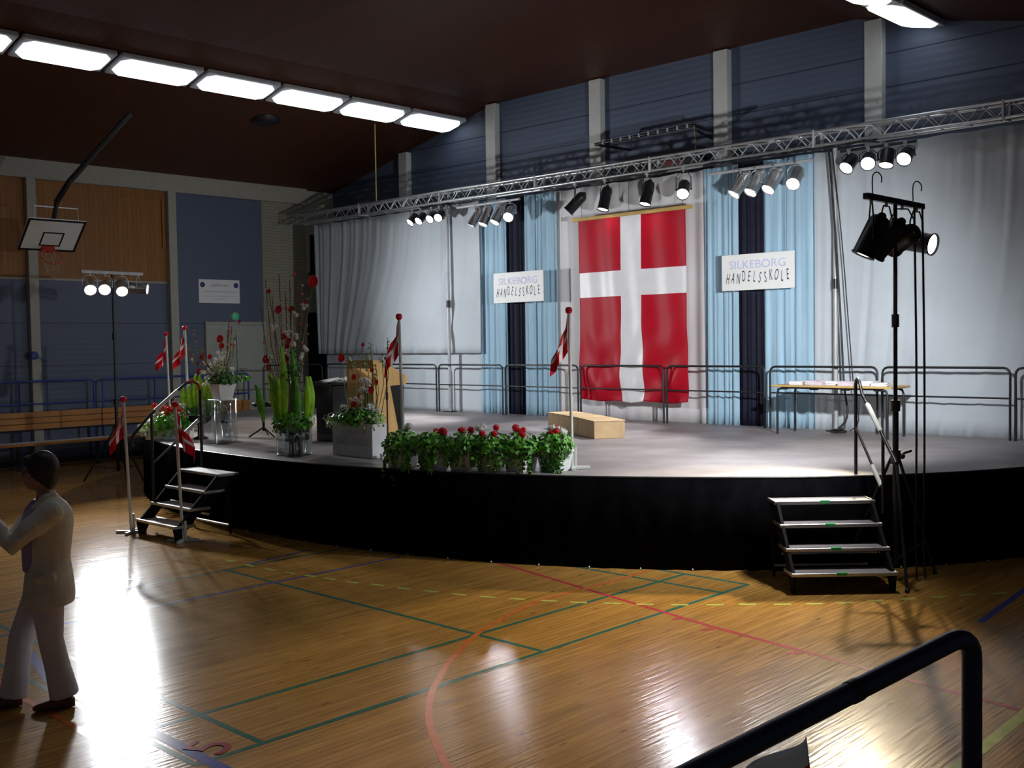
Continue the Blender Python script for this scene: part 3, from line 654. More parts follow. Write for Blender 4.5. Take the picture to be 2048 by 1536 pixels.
# ------------------------------------------------------------------ lamp stands
def lamp_stand(label, base, h, hub, spread, bar_dir, bar_len, bar_mat, rots, mat_='black_metal'):
    t = thing('lamp_stand', label, 'lamp stand', base)
    m = MB(); m.cyl((0, 0, .15), (0, 0, hub+.5), .03, 12); m.cyl((0, 0, hub+.4), (0, 0, h), .02, 10); m.build('pole', mat_, t)
    m = MB(); m.cyl((0, 0, hub-.08), (0, 0, hub+.06), .05, 12); m.ball((.07, 0, hub), .03); m.cyl((0, 0, hub), (.16*CR.x, .16*CR.y, hub+.05), .014, 6); m.build('hub', mat_, t)
    for za, zb, r_ in ((hub+.45, hub+.56, .045), (h-1.25, h-1.12, .036)):
        m = MB(); m.cyl((0, 0, za), (0, 0, zb), r_, 12); m.build('collar', mat_, t)
    ft = [Vector((spread*math.cos(a), spread*math.sin(a), .02)) for a in rots]
    for f_ in ft:
        m = MB(); m.tube([(f_.x*.06, f_.y*.06, hub), f_], .016, 8); m.ball(f_, .025, n=8); m.tube([(0, 0, .2), (f_.x*.72, f_.y*.72, hub*.28)], .009, 6); m.build('leg', mat_, t)
    bd = Vector(bar_dir).normalized()*bar_len/2
    m = MB(); m.bevbox((-bar_len/2, -.03, -.03), (bar_len/2, .03, .03), .006, T=Matrix.Translation((0, 0, h)) @ Matrix.Rotation(math.atan2(bd.y, bd.x), 4, 'Z')); m.build('cross_bar', bar_mat, t)
    return t, bd
# left stand
LB = Vector((-13.55, .0, 0)); lh = 3.86
ls, bd = lamp_stand('black lamp stand at the far left with a pale cross bar', LB, lh, .95, .60, (-.1, 1, 0), 1.27, 'alu_dark', (math.radians(20), math.radians(140), math.radians(255)))
GL = 'spotlights on the left lamp stand'
ldir = Vector((-.1, 1, 0)).normalized()
spec = ((-.36, (-6.2, -3.4, 0), 'leftmost', 1.0, 44), (-.12, (-4.6, -5.0, 0), 'second and brightest', 1.0, 44), (.14, (-8.6, -1.7, .8), 'third', .9, 54), (.42, (-9.0, 6.2, 2.7), 'rightmost, sideways-pointing polished', 1.25, 92))
for s, tg, nm, k, cone in spec:
    hp = LB+ldir*s*1.27+Vector((0, 0, lh-.03))
    spot_lamp('%s spotlight on the left lamp stand' % nm, hp, tg, .40, .10, 'chrome', E_STAND*k, group=GL, drop=.24, cone=cone, warm=WB, size=.08)
# right stand
RB = Vector((1.02, 1.12, 0)); rh = 3.80
rs, bd = lamp_stand('tall black lamp stand in front of the right end of the stage', RB, rh, 1.26, .55, (0, 1, 0), 1.3, 'black_metal', (math.radians(-55), math.radians(70), math.radians(190)))
GR = 'spotlights on the right lamp stand'
rdir = Vector((0, 1, 0))
for s, tg, nm, k, cone, mt, dr_ in ((-.53, (-.2, -.2, .4), 'leftmost, with glowing lens below', .3, 92, 'black_metal', .36), (-.2, (-1.2, .9, 1.0), 'second, dark', .6, 92, 'black_metal', .36), (.16, (-4.2, 5.0, 1.5), 'third, mostly hidden', 1.65, 122, 'black_metal', .34), (.5, (6.2, 1.2, 2.2), 'rightmost, right-pointing', .5, 60, 'black_metal', .34)):
    hp = RB+rdir*s+Vector((0, 0, rh-.03))
    spot_lamp('%s spotlight on the right lamp stand' % nm, hp, tg, .42, .105, mt, E_STAND*k, group=GR, drop=dr_, cone=cone, warm=WB, size=.08)
for i, (s, lab) in enumerate(((.19, 'black cable hanging just right of the right stand pole'), (.27, 'outer black cable hanging right of the right stand pole'))):
    q = RB+Vector((CR.x, CR.y, 0))*s; hang('cable', lab, [(q.x, q.y, rh-.05), (q.x+.01, q.y, 3.0), (q.x+.02, q.y, 2.2), (q.x+.02, q.y, 1.2), (q.x+.01, q.y, .4), (q.x+.05, q.y-.05, .02)], .011)
for i, (s, lab) in enumerate(((-.5, 'thin wire hook rising from the left end of the right stand bar'), (.42, 'thin wire hook rising from the right end of the right stand bar'))):
    q = RB+rdir*s; hang('wire_hook', lab, [(q.x, q.y, rh+.03), (q.x, q.y, rh+.2), (q.x+.03, q.y+.03, rh+.24), (q.x+.06, q.y+.06, rh+.2), (q.x+.06, q.y+.06, rh+.14)], .006, cat='wire')
# ================================================================== LEFT WALL FITTINGS
for a, b, l in (((-16.95, -3.6), (-16.95, 1.15), 'blue wall railing at the far left edge'), ((-16.95, 1.35), (-16.95, 5.0), 'blue wall railing behind the small flags')):
    railing(l, a, b, 0, 1.79, .47, .024, 'blue_metal', 'wall_railing', 'blue railings along the left wall', extra=2)
def bench(label, y0, y1):
    t = thing('wall_bench', label, 'bench', (-16.6, y0, 0), 0, 'pine benches along the left wall')
    L = y1-y0
    for i in range(3):
        m = MB(); m.bevbox((-.17, 0, .80+i*.125), (-.135, L, .915+i*.125), .008); m.build('backrest_board', 'bench_wood', t)
    m = MB(); m.bevbox((-.1, 0, .53), (.28, L, .56), .008); m.build('seat', 'board_white', t)
    m = MB(); m.bevbox((.27, 0, .50), (.31, L, .56), .008); m.build('seat_edge', 'bench_wood', t)
    for y in (.25, L/2, L-.25):
        m = MB(); m.bevbox((-.19, y-.02, 0), (-.172, y+.02, 1.16), .004); m.bevbox((-.18, y-.02, .49), (.26, y+.02, .53), .004); m.bevbox((.16, y-.03, 0), (.2, y+.03, .5), .004); m.build('leg', 'black_metal', t)
for a, b, l in ((-8.0, -2.62, 'pine bench on the left wall, outside the left edge'), (-2.6, 1.2, 'pine bench on the left wall, at the left edge'), (1.22, 4.9, 'pine bench on the left wall, behind the left lamp stand')): bench(l, a, b)
t = thing('wall_banner', 'white banner with blue dots and small lettering above the double door', 'banner', (XW+.02, 4.62, 3.52))
p0, p1 = hx(397, 558, XW+.02), hx(480, 607, XW+.02)
y0_, y1_, z0_, z1_ = p0.y, p1.y, p1.z, p0.z
m = MB(); m.bevbox((XW+.005, y0_, z0_), (XW+.02, y1_, z1_), .003); m.build('panel', 'board_white', t, world=True)
m = MB()
for yy in (y0_+.1, y1_-.1): m.cyl((XW+.02, yy, z1_-.13), (XW+.024, yy, z1_-.13), .065, 20)
m.build('blue_dot', 'letter_blue', t, world=True)
m = MB(); rnd = random.Random(8)
for zc, a, b, h_ in ((z1_-.14, .3, .72, .07), (z1_-.29, .12, .9, .035), (z1_-.40, .1, .88, .022), (z1_-.47, .35, .62, .018)):
    y = y0_+(y1_-y0_)*a
    while y < y0_+(y1_-y0_)*b:
        w_ = rnd.uniform(.4, 1)*h_; m.box((XW+.02, y, zc-h_/2*rnd.uniform(.6, 1)), (XW+.0225, y+w_*.25, zc+h_/2*rnd.uniform(.5, 1))); m.box((XW+.02, y, zc-h_*.1), (XW+.0225, y+w_*.6, zc+h_*.08)); y += w_+.012
m.build('small_lettering', 'letter_blue', t, world=True)
p = hx(470, 633, XW+.03); t = thing('exit_lamp', 'round green lamp above the double door', 'sign', p)
m = MB(); m.lathe([(.11, -.03), (.11, .02), (.095, .03)], 24, T=Matrix.Rotation(PI/2, 4, 'Y')); m.build('rim', 'cream', t)
m = MB(); m.lathe([(.085, .031), (.07, .05), (.02, .06)], 24, T=Matrix.Rotation(PI/2, 4, 'Y')); m.build('lamp_cover', 'exit_green', t)
p = hx(67, 711, XW+.2); t = thing('rope_winch', 'blue winch on the left wall column', 'winch', p)
m = MB(); m.lathe([(.05, -.04), (.085, -.03), (.085, .05), (.05, .06)], 20, T=Matrix.Rotation(PI/2, 4, 'Y')); m.build('drum', 'blue_metal', t)
m = MB(); m.tube([(.06, 0, 0), (.09, .1, -.05), (.09, .26, -.14)], .012, 6); m.build('crank', 'blue_metal', t)
# basketball board swung up under the ceiling
t = thing('basketball_backboard', 'white basketball backboard folded up near the left wall', 'backboard', (-14.9, -.5, 4.6))
TL, TR, BR, BL = Vector((-14.6, -1.07, 4.90)), Vector((-14.6, .03, 4.90)), Vector((-15.2, .03, 4.36)), Vector((-15.2, -1.07, 4.36))
T = frame(BL, TR-TL, (TR-TL).cross(TL-BL)); Wb, Hb = (TR-TL).length, (TL-BL).length
m = MB(); m.bevbox((0, 0, -.03), (Wb, Hb, 0), .004, T=T); m.build('board', 'board_white', t, world=True)
m = MB(); e = .045
for a, b in (((0, 0, 0), (Wb, e, .004)), ((0, Hb-e, 0), (Wb, Hb, .004)), ((0, 0, 0), (e, Hb, .004)), ((Wb-e, 0, 0), (Wb, Hb, .004))): m.box(a, b, T=T)
a0, a1, b0, b1 = Wb*.33, Wb*.70, Hb*.16, Hb*.60; e = .03
for a, b in (((a0, b0, 0), (a1, b0+e, .004)), ((a0, b1-e, 0), (a1, b1, .004)), ((a0, b0, 0), (a0+e, b1, .004)), ((a1-e, b0, 0), (a1, b1, .004))): m.box(a, b, T=T)
m.build('black_border', 'black_metal', t, world=True)
m = MB(); c = T @ Vector((Wb/2, .09, .26)); ax, ay = (T.to_3x3() @ Vector((1, 0, 0))), (T.to_3x3() @ Vector((0, 0, 1)))
m.tube([c+ax*.2*math.cos(a)+ay*.2*math.sin(a) for a in [i*PI/12 for i in range(24)]], .011, 6, closed=True)
m.bevbox((Wb/2-.12, .0, .0), (Wb/2+.12, .13, .06), .006, T=T); hp = m.build('rim', 'hoop', t, world=True)
m = MB(); dn = Vector((0, 0, -1))
for i in range(12):
    a = i*PI/6; q = c+ax*.2*math.cos(a)+ay*.2*math.sin(a); a2 = a+PI/6
    m.tube([q, c+dn*.18+(ax*math.cos(a2)+ay*math.sin(a2))*.13, c+dn*.34+(ax*math.cos(a)+ay*math.sin(a))*.1], .004, 4)
m.build('net', 'net', t, world=True)
m = MB(); hinge = Vector((-12.1, .35, ceil_z(-12.1)-.02)); hinge = hx(262, 232, -13.6)
m.tube([(TL+TR)/2+Vector((-.05, 0, .35)), (TL+TR)/2+Vector((.3, .1, .7)), hinge+Vector((0, 0, .05))], .055, 10)
m.tube([(TL+TR)/2+Vector((-.05, 0, .35)), (TL+BR)/2+Vector((.0, 0, .12))], .045, 8)
m.build('swing_arm', 'black_metal', t, world=True)
m = MB(); q = (TL+TR)/2
m.tube([q+Vector((-.1, -.42, -.02)), q+Vector((-.1, -.42, .25)), q+Vector((-.1, .42, .25)), q+Vector((-.1, .42, -.02))], .018, 8); m.build('top_bracket', 'alu', t, world=True)
# ceiling vent
p = hz(532, 262, 6.98); vz = ceil_z(p.x)
m = MB(); m.lathe([(.30, 0), (.30, -.04), (.2, -.10), (.05, -.12)], 24, T=Matrix.Translation((p.x, p.y, vz-.0)) @ Matrix.Rotation(-math.atan(.2267), 4, 'Y'))
tag(m.build('ceiling_vent', 'black_metal'), 'dark round vent in the ceiling below the strip light row', 'vent')
# frame and scoreboard on the back wall, behind the truss
t = thing('wall_frame', 'dark swing-out frame fixed high on the back wall between two columns', 'frame', (-6.9, 7.3, 6.4))
q0, q1, q2, q3, q4 = hy(1190, 289, 7.2), hy(1388, 250, 7.2), hy(1430, 264, 7.85), hy(1432, 284, 7.88), hy(1262, 300, 7.85)
m = MB(); m.tube([q0, q1], .03, 8); m.tube([q1, q2, q3], .03, 8); m.tube([q0, q4], .025, 8); m.tube([hy(1395, 262, 7.5), hy(1425, 278, 7.85)], .018, 6); m.build('bar', 'black_metal', t, world=True)
m = MB()
for i in range(1, 11):
    q = q0.lerp(q1, i/10.6); m.bevbox((q.x-.018, q.y-.036, q.z-.036), (q.x+.018, q.y+.036, q.z+.036), .004)
m.build('clip_ring', 'alu_dark', t, world=True)
m = MB(); m.tube([q1, hy(1391, 300, 7.2)], .006, 5); m.build('pull_cord', 'rope', t, world=True)
t = thing('scoreboard', 'black scoreboard with red panels half hidden behind the truss', 'scoreboard', (-6.6, 7.7, 5.7))
s0, s1_ = hy(1238, 350, 7.68), hy(1402, 290, 7.68); sx0, sx1 = hy(1240, 330, 7.68).x, s1_.x
m = MB(); m.bevbox((sx0, 7.68, 5.45), (sx1, 7.88, 6.05), .01); m.build('case', 'black_metal', t, world=True)
for f0, f1 in ((.28, .34), (.36, .42), (.55, .67), (.69, .76)):
    m = MB(); m.bevbox((sx0+(sx1-sx0)*f0, 7.672, 5.62), (sx0+(sx1-sx0)*f1, 7.68, 5.88), .003); m.build('red_panel', 'dull_red', t, world=True)
# ================================================================== STAGE FURNITURE
# table with paper stacks
t = thing('table', 'long wooden-topped table with dark tube legs at the right of the stage', 'table', (-1.85, 5.55, 1.0))
TXa, TXb, TYa, TYb = -2.78, -.88, 5.22, 5.85
m = MB(); m.bevbox((TXa, TYa, 1.715), (TXb, TYb, 1.745), .008); m.build('tabletop', 'table_wood', t, world=True)
for x, y in ((TXa+.1, TYa+.05), (TXa+.1, TYb-.05), (TXb-.1, TYa+.05), (TXb-.1, TYb-.05)):
    s = 1 if x < -1.8 else -1
    m = MB(); m.tube([(x-.02*s, y, 1.0), (x-.02*s, y, 1.62), (x, y, 1.68), (x+.08*s, y, 1.70)], .018, 8); m.build('leg', 'black_metal', t, world=True)
m = MB(); m.bevbox((TXa+.15, TYa+.05, 1.69), (TXb-.15, TYa+.08, 1.715), .004); m.bevbox((TXa+.15, TYb-.08, 1.69), (TXb-.15, TYb-.05, 1.715), .004)
for x in (-2.6, -2.1, -1.6, -1.1): m.bevbox((x-.06, TYa+.03, 1.675), (x+.06, TYa+.1, 1.7), .006)
m.build('under_frame', 'black_metal', t, world=True)
for i, (x, y, w_, h_, mt, lab) in enumerate(((-2.42, 5.5, .3, .05, 'paper', 'leftmost white paper stack on the table'), (-2.12, 5.4, .28, .07, 'paper_pink', 'pinkish paper stack, second from the left on the table'), (-1.84, 5.52, .3, .06, 'paper', 'white paper stack in the middle of the table'),
                                 (-1.6, 5.38, .24, .065, 'paper_pink', 'pinkish paper stack behind the handrail end on the table'), (-1.36, 5.5, .26, .07, 'paper', 'white paper stack, second from the right on the table'), (-1.12, 5.42, .24, .05, 'paper', 'rightmost flat white paper stack on the table'))):
    m = MB(); rnd = random.Random(i); n_ = 5
    for k in range(n_):
        a = rnd.uniform(-.12, .12); T = Matrix.Translation((x+rnd.uniform(-.012, .012), y, 1.746+h_*k/n_)) @ Matrix.Rotation(a, 4, 'Z'); m.box((-w_/2, -.105, 0), (w_/2, .105, h_/n_*.97), T=T)
    tag(m.build('paper_stack', mt), lab, 'paper', 'paper stacks on the table')
# two plywood boxes
for a, b, hgt, lab in (((-6.36, 4.1), (-5.15, 3.45), .27, 'far plywood step box on the stage floor'), ((-5.12, 3.42), (-4.43, 2.98), .27, 'near plywood step box on the stage floor')):
    A_ = Vector((*a, 1.0)); B_ = Vector((*b, 1.0)); d = (B_-A_); L = d.length; T = Matrix.Translation(A_) @ Matrix.Rotation(math.atan2(d.y, d.x), 4, 'Z')
    t = thing('plywood_box', lab, 'box', A_, 0, 'plywood boxes on the stage')
    m = MB(); m.bevbox((0, 0, 0), (L, .48, hgt-.018), .004, T=Matrix.Rotation(math.atan2(d.y, d.x), 4, 'Z')); m.build('body', 'crate', t)
    m = MB(); m.bevbox((-.01, -.01, hgt-.016), (L+.01, .49, hgt), .004, T=Matrix.Rotation(math.atan2(d.y, d.x), 4, 'Z')); m.build('top', 'crate', t)
# lectern
t = thing('lectern', 'beech lectern with an open front frame on the stage', 'lectern', (-6.02, .08, 1.0))
def side(x): return [(x, 0, 0), (x, .46, 0), (x, .42, .3), (x, .30, .87), (x, .58, .88), (x, .61, .91), (x, .61, 1.0), (x, .58, 1.03), (x, .5, 1.04), (x, .3, 1.17), (x, .14, 1.23), (x, .0, 1.24)]
for x in (-.56, .0):
    m = MB(); m.poly(side(x), (.035, 0, 0)); m.build('side_panel', 'beech', t)
m = MB(); m.bevbox((-.525, .005, 0), (0, .03, .86), .003); m.bevbox((-.525, .0, 1.12), (0, .03, 1.24), .003); m.build('front_panel', 'beech', t)
m = MB(); m.bevbox((-.525, .03, .88), (0, .3, .915), .003); m.build('shelf', 'beech', t)
# microphone stand
t = thing('microphone_stand', 'thin black microphone stand in front of the lectern', 'microphone stand', (-5.33, -.22, 1.0))
m = MB(); m.cyl((0, 0, .03), (0, 0, 1.22), .011, 8); m.cyl((0, 0, .72), (0, 0, .82), .018, 8); m.build('pole', 'black_metal', t)
for a in (30, 150, 270):
    m = MB(); m.tube([(0, 0, .12), (.26*math.cos(math.radians(a)), .26*math.sin(math.radians(a)), .015)], .009, 6); m.build('leg', 'black_metal', t)
m = MB(); m.tube([(0, 0, 1.22), (-.05, .08, 1.25), (-.07, .12, 1.24)], .008, 6); m.ball((.02, -.02, 1.27), .026, n=10); m.ball((-.10, .1, 1.20), .028, n=10, sc_=(1, 1, 1.3)); m.cyl((0, 0, 1.22), (.02, -.02, 1.27), .012, 8); m.build('microphone', 'black_metal', t)
# white bottles / cups beside the planter
for i, (x, y, lab) in enumerate(((-4.9, -.66, 'small white cup at the right corner of the box planter'), (-4.72, -.52, 'second small white cup beside the microphone stand foot'))):
    m = MB(); m.lathe([(.03, 0), (.038, .07), (.034, .07), (.027, .008), (.001, .008)], 16, T=Matrix.Translation((x, y, 1.0))); tag(m.build('cup', 'pot_white'), lab, 'cup', 'small white cups by the planter')
# upright piano
t = thing('upright_piano', 'black upright piano behind the flowers, papers on its lid', 'piano', (-7.72, .35, 1.0))
m = MB(); m.bevbox((-.0, 0, .0), (.42, 1.4, .85), .01); m.build('case', 'piano', t)
m = MB(); m.bevbox((-.10, -.02, .85), (.44, 1.42, .88), .008); m.build('lid', 'piano', t)
for y in (0, 1.35):
    m = MB(); m.poly([(-.30, y, .0), (-.26, y, .0), (-.24, y, .5), (0, y, .5), (0, y, .84), (-.05, y, .84), (-.06, y, .74), (-.30, y, .70), (-.34, y, .66), (-.34, y, .58)], (0, .05, 0)); m.build('cheek', 'piano', t)
m = MB(); m.bevbox((-.32, .05, .58), (0, 1.35, .64), .006); m.build('key_bed', 'piano', t)
m = MB(); m.bevbox((-.28, .06, .64), (-.1, 1.34, .665), .004); m.build('keyboard', 'board_white', t)
m = MB(); m.cyl((-.12, .6, .06), (-.2, .6, .05), .012, 8); m.cyl((-.12, .75, .06), (-.2, .75, .05), .012, 8); m.build('pedal', 'gold_wood', t)
m = MB(); rnd = random.Random(5)
for k in range(5): m.grid(lambda u, v, k=k: (-7.78+.36*u+.02*k, .38+.2*k*.6+.42*v, 1.885+.012*k+.03*math.sin(u*4+k)**2+.02*math.sin(v*5)**2), 6, 6)
tag(m.build('sheet_music', 'paper', solid=.003), 'loose white sheets lying on the piano lid', 'paper')
t = thing('piano_stool', 'black round piano stool left of the tallest flower arrangement', 'stool', (-9.0, .25, 1.0))
m = MB(); m.lathe([(.02, .48), (.17, .49), (.18, .52), (.17, .56), (.02, .565)], 20); m.build('seat', 'black_metal', t)
m = MB(); m.cyl((0, 0, .1), (0, 0, .49), .022, 10); m.build('column', 'black_metal', t)
for a in (10, 130, 250):
    m = MB(); m.tube([(0, 0, .16), (.24*math.cos(math.radians(a)), .24*math.sin(math.radians(a)), .015)], .014, 6); m.build('leg', 'black_metal', t)
# ------------------------------------------------------------------ small flags
def flagpole(label, base, h=1.8, seed=0, rz=0.0, cross=True, lean=0, cloth_l=.55, side_=-1):
    t = thing('flag_stand', label, 'flag', base, rz, 'small flags on white stands')
    m = MB(); m.tube([(0, 0, .03), (lean*h, 0, h-.04)], .019, 10); m.build('pole', 'white_paint', t)
    m = MB(); m.lathe([(.015, h-.05), (.036, h-.035), (.042, h), (.03, h+.025), (.01, h+.03)], 14, T=Matrix.Translation((lean*h, 0, 0))); m.build('knob', 'petal_red', t)
    m = MB(); m.bevbox((-.2, -.022, 0), (.2, .022, .035), .004); m.bevbox((-.022, -.2, .0), (.022, .2, .036), .004); m.bevbox((.02, -.015, .03), (.05, .015, .26), .004); m.build('foot', 'white_paint', t)
    rnd = random.Random(seed); a1, a2 = rnd.uniform(0, 6), rnd.uniform(0, 6)
    ph_ = .62
    def f(u, v):   # u 0 = hoist, v 0 = top
        H_ = cloth_l; z = h-.07-v*H_*.75-u*(.28+.10*(1-v)); wd = .03+.17*min(1, v+u*.6)
        x = side_*(.022+wd*u*1.0)+.022*math.sin(u*10+a1+v*1.5)*u; y = .05*math.sin(u*8.5+a2+v*2)*min(1, u*3)
        return (x+lean*z, y, z)
    m = MB(); m.grid(f, 28, 24, lambda u, v: 1 if (.32 < u < .46 or .42 < v < .58) else 0); m.build('cloth', ['flag_red', 'flag_white'], t, solid=.002)
    return t
FA = math.atan2(CR.y, CR.x)
flagpole('small flag on the floor, left of the left steps', hz(263, 1066), 1.79, 1, FA, lean=-.03)
flagpole('small flag on the floor, in front of the left steps', hz(366, 1083), 1.75, 2, FA, lean=-.03, side_=1)
b1 = Vector((-12.5, .95, 1.0)); b2 = Vector((-11.3, .25, 1.0))
def at_z(px, X, z):      # place a stand on the stage along a pixel column
    d = ray(px, 850); k_ = (X-CAM.x)/d.x; q = CAM+d*k_; q.z = z; return q
flagpole('small flag on the stage, farthest left behind the red and white flowers', at_z(341, -12.6, 1.0), 1.72, 3, FA, lean=-.02)
flagpole('small flag on the stage, right behind the bright green fern', at_z(379, -11.2, 1.0), 1.80, 4, FA, lean=-.02)
flagpole('small flag on the stage in front of the lectern', hz(808, 925, 1.0), 1.80, 5, FA, lean=-.015)
flagpole('small flag on the stage at the right end of the planters', hz(1145, 938, 1.0), 1.82, 6, FA, lean=-.01)
# ------------------------------------------------------------------ plants
def leaves(m, c, rad, n, size, rnd, shell=.55, mi=0, droop=0, flat=False, top=True):
    c = Vector(c)
    for _ in range(n):
        while True:
            p = Vector((rnd.uniform(-1, 1), rnd.uniform(-1, 1), rnd.uniform(-1, 1)))
            if shell*rnd.random() < p.length <= 1: break
        o = Vector((p.x*rad[0], p.y*rad[1], p.z*rad[2])); q = c+o
        if droop: q.z -= droop*rnd.random()**2
        nrm = (p.normalized()+Vector((rnd.uniform(-.7, .7), rnd.uniform(-.7, .7), rnd.uniform(-.2, .9)))).normalized()
        x = nrm.orthogonal().normalized(); x = (Matrix.Rotation(rnd.uniform(0, 6.3), 3, nrm) @ x); y = nrm.cross(x); s = size*rnd.uniform(.6, 1.3)
        v = [q-x*s*.5, q-x*s*.05+y*s*.42-nrm*s*.05, q+x*s*.6-nrm*s*.15, q-x*s*.05-y*s*.42-nrm*s*.05]
        m.add([v[0], v[1], v[2], v[3]], [(0, 1, 2), (0, 2, 3)], mi)
def bloom(m, c, r, n, rnd, size=None, mi=0):
    """a rounded flower head of many small petals"""
    size = size or r*.55; m.ball(c, r*.72, mi, 8)
    for i in range(n):
        z = 1-2*(i+.5)/n; a = i*2.4; q = Vector((math.sqrt(1-z*z)*math.cos(a), math.sqrt(1-z*z)*math.sin(a), z))
        p = Vector(c)+q*r*.8; x = q.orthogonal().normalized(); y = q.cross(x); s = size
        m.add([p-x*s*.5, p+y*s*.5+q*s*.25, p+x*s*.5, p-y*s*.5+q*s*.25], [(0, 1, 2, 3)], mi)
def spathe(m, c, s, nrm, mi=0):
    """heart-shaped waxy bloom"""
    nrm = Vector(nrm).normalized(); T = aim(c, nrm); n_ = 14; pts = []
    for i in range(n_):
        a = 2*PI*i/n_; r = s*(.62+.38*abs(math.cos(a/2))**1.2); pts.append(T @ Vector((r*math.sin(a)*.8, r*math.cos(a), .12*s*math.cos(a)**2)))
    m.add([Vector(c)-nrm*s*.18]+pts, [(0, 1+i, 1+(i+1) % n_) for i in range(n_)], mi, True); m.tube([Vector(c), Vector(c)+nrm*s*.5], s*.07, 6, mi)
def pot_planter(label, base, seed, red, white, hang_=.16, size=.15):
    rnd = random.Random(seed); t = thing('potted_plant', label, 'potted plant', base, rnd.uniform(-.3, .3), 'potted ivy and geranium along the stage edge')
    m = MB(); a, b = size*.78, size; h = .24
    for (q0, q1, z0, z1) in ((a, b, 0, h), ):
        vs = [(-q0, -q0, z0), (q0, -q0, z0), (q0, q0, z0), (-q0, q0, z0), (-q1, -q1, z1), (q1, -q1, z1), (q1, q1, z1), (-q1, q1, z1)]
        m.add(vs, [(0, 3, 2, 1), (0, 1, 5, 4), (1, 2, 6, 5), (2, 3, 7, 6), (3, 0, 4, 7)])
    m.bevbox((-b-.008, -b-.008, h-.03), (b+.008, b+.008, h), .004); m.build('pot', 'pot_white', t)
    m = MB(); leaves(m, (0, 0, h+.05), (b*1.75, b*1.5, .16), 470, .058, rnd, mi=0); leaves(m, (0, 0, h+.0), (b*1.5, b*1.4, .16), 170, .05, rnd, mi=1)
    fr_ = Matrix.Rotation(-t.rotation_euler.z, 3, 'Z') @ Vector((.45, -.9, 0))
    for k in range(11):
        x = rnd.uniform(-b*1.2, b*1.2); L = hang_*rnd.uniform(.5, 1.6); base_ = fr_*(b*1.05)+Vector((x, 0, h)); tip = base_+fr_*.06+Vector((rnd.uniform(-.04, .04), 0, -L))
        for j in range(int(L*110)): 
            p = base_.lerp(tip, j/max(1, int(L*110))); leaves(m, p, (.03, .03, .02), 1, .045, rnd, mi=rnd.choice((0, 1)))
    m.build('foliage', ['leaf', 'leaf_dark'], t)
    for k in range(red):
        m = MB(); c = Vector((rnd.uniform(-b, b), rnd.uniform(-b, b)*.7, h+rnd.uniform(.16, .25))); m.tube([(c.x*.6, c.y*.6, h), c], .005, 5, 1); bloom(m, c, rnd.uniform(.036, .052), 36, rnd); m.build('red_flower', ['petal_red', 'stem'], t)
    for k in range(white):
        m = MB(); c = Vector((rnd.uniform(-b, b), rnd.uniform(-b, b)*.6, h+rnd.uniform(.19, .25))); m.tube([(c.x*.6, c.y*.6, h), c], .005, 5, 1)
        for q in range(3): bloom(m, c+Vector((rnd.uniform(-.05, .05), rnd.uniform(-.05, .05), rnd.uniform(-.02, .02))), .045, 26, rnd)
        m.build('white_flower', ['petal_white', 'stem'], t)
    return t
spots = [(805, 936, 0, 1, .3, 'leftmost potted plant of the stage edge row, trailing ivy and white bloom'), (868, 939, 3, 0, .2, 'second potted plant of the stage edge row, with a tall red bloom'), (930, 942, 2, 0, .14, 'third potted plant of the stage edge row'), (985, 944, 2, 1, .2, 'fourth potted plant of the stage edge row, between two red clusters'),
         (1042, 945, 3, 0, .18, 'fifth potted plant of the stage edge row, with several red blooms'), (1110, 944, 2, 2, .42, 'rightmost potted plant of the stage edge row, with white bloom and hanging ivy')]
for i, (px, py, r_, w_, hg, lab) in enumerate(spots):
    q = hz(px, py-3, 1.0); pot_planter(lab, q, 20+i, r_+(1 if r_ else 0), w_, hg, .15)
# box planter with lettering
t = thing('box_planter', 'big white box planter with red and white flowers beside the lectern', 'planter', (-5.02, -.73, 1.0))
m = MB(); m.bevbox((-.84, 0, 0), (0, .24, .44), .006); m.build('box', 'pot_white', t)
fr2 = lambda x, z: Matrix.Translation((x, -.002, z)) @ Matrix.Rotation(PI/2, 4, 'X')
s = 'HANDELSSKOLE'
for i, ch in enumerate(s): text_mesh(ch, 'letter', 'alu_dark', t, fr2(-.73+i*.056, .20), .15, .001, .4)
text_mesh('SILKEBORG', 'upper_lettering', 'letter_lilac', t, fr2(-.42, .31), .10, .001, 1.1)
m = MB(); rnd = random.Random(51); leaves(m, (-.44, .12, .5), (.48, .24, .13), 520, .06, rnd, mi=0); leaves(m, (-.44, .12, .52), (.44, .2, .14), 240, .06, rnd, mi=1); leaves(m, (-.9, .1, .45), (.2, .15, .12), 90, .05, rnd, mi=2); leaves(m, (-.08, .1, .48), (.18, .2, .16), 90, .05, rnd, mi=2)
m.build('foliage', ['leaf', 'leaf_dark', 'leaf_pale'], t)
for x, z in ((-.75, .62), (-.62, .58), (-.42, .60), (-.3, .56), (-.15, .62), (-.22, .66), (-.52, .72), (-.45, .75), (-.36, .88), (-.30, .90), (-.25, .87), (-.34, .97), (-.28, .99)):
    m = MB(); m.tube([(x*.8-.1, .2, .45), (x, .18, z)], .006, 5, 1)
    for q in range(3): bloom(m, Vector((x+rnd.uniform(-.05, .05), .15+rnd.uniform(-.05, .05), z+rnd.uniform(-.02, .02))), .035, 24, rnd)
    m.build('white_flower', ['petal_white', 'stem'], t)
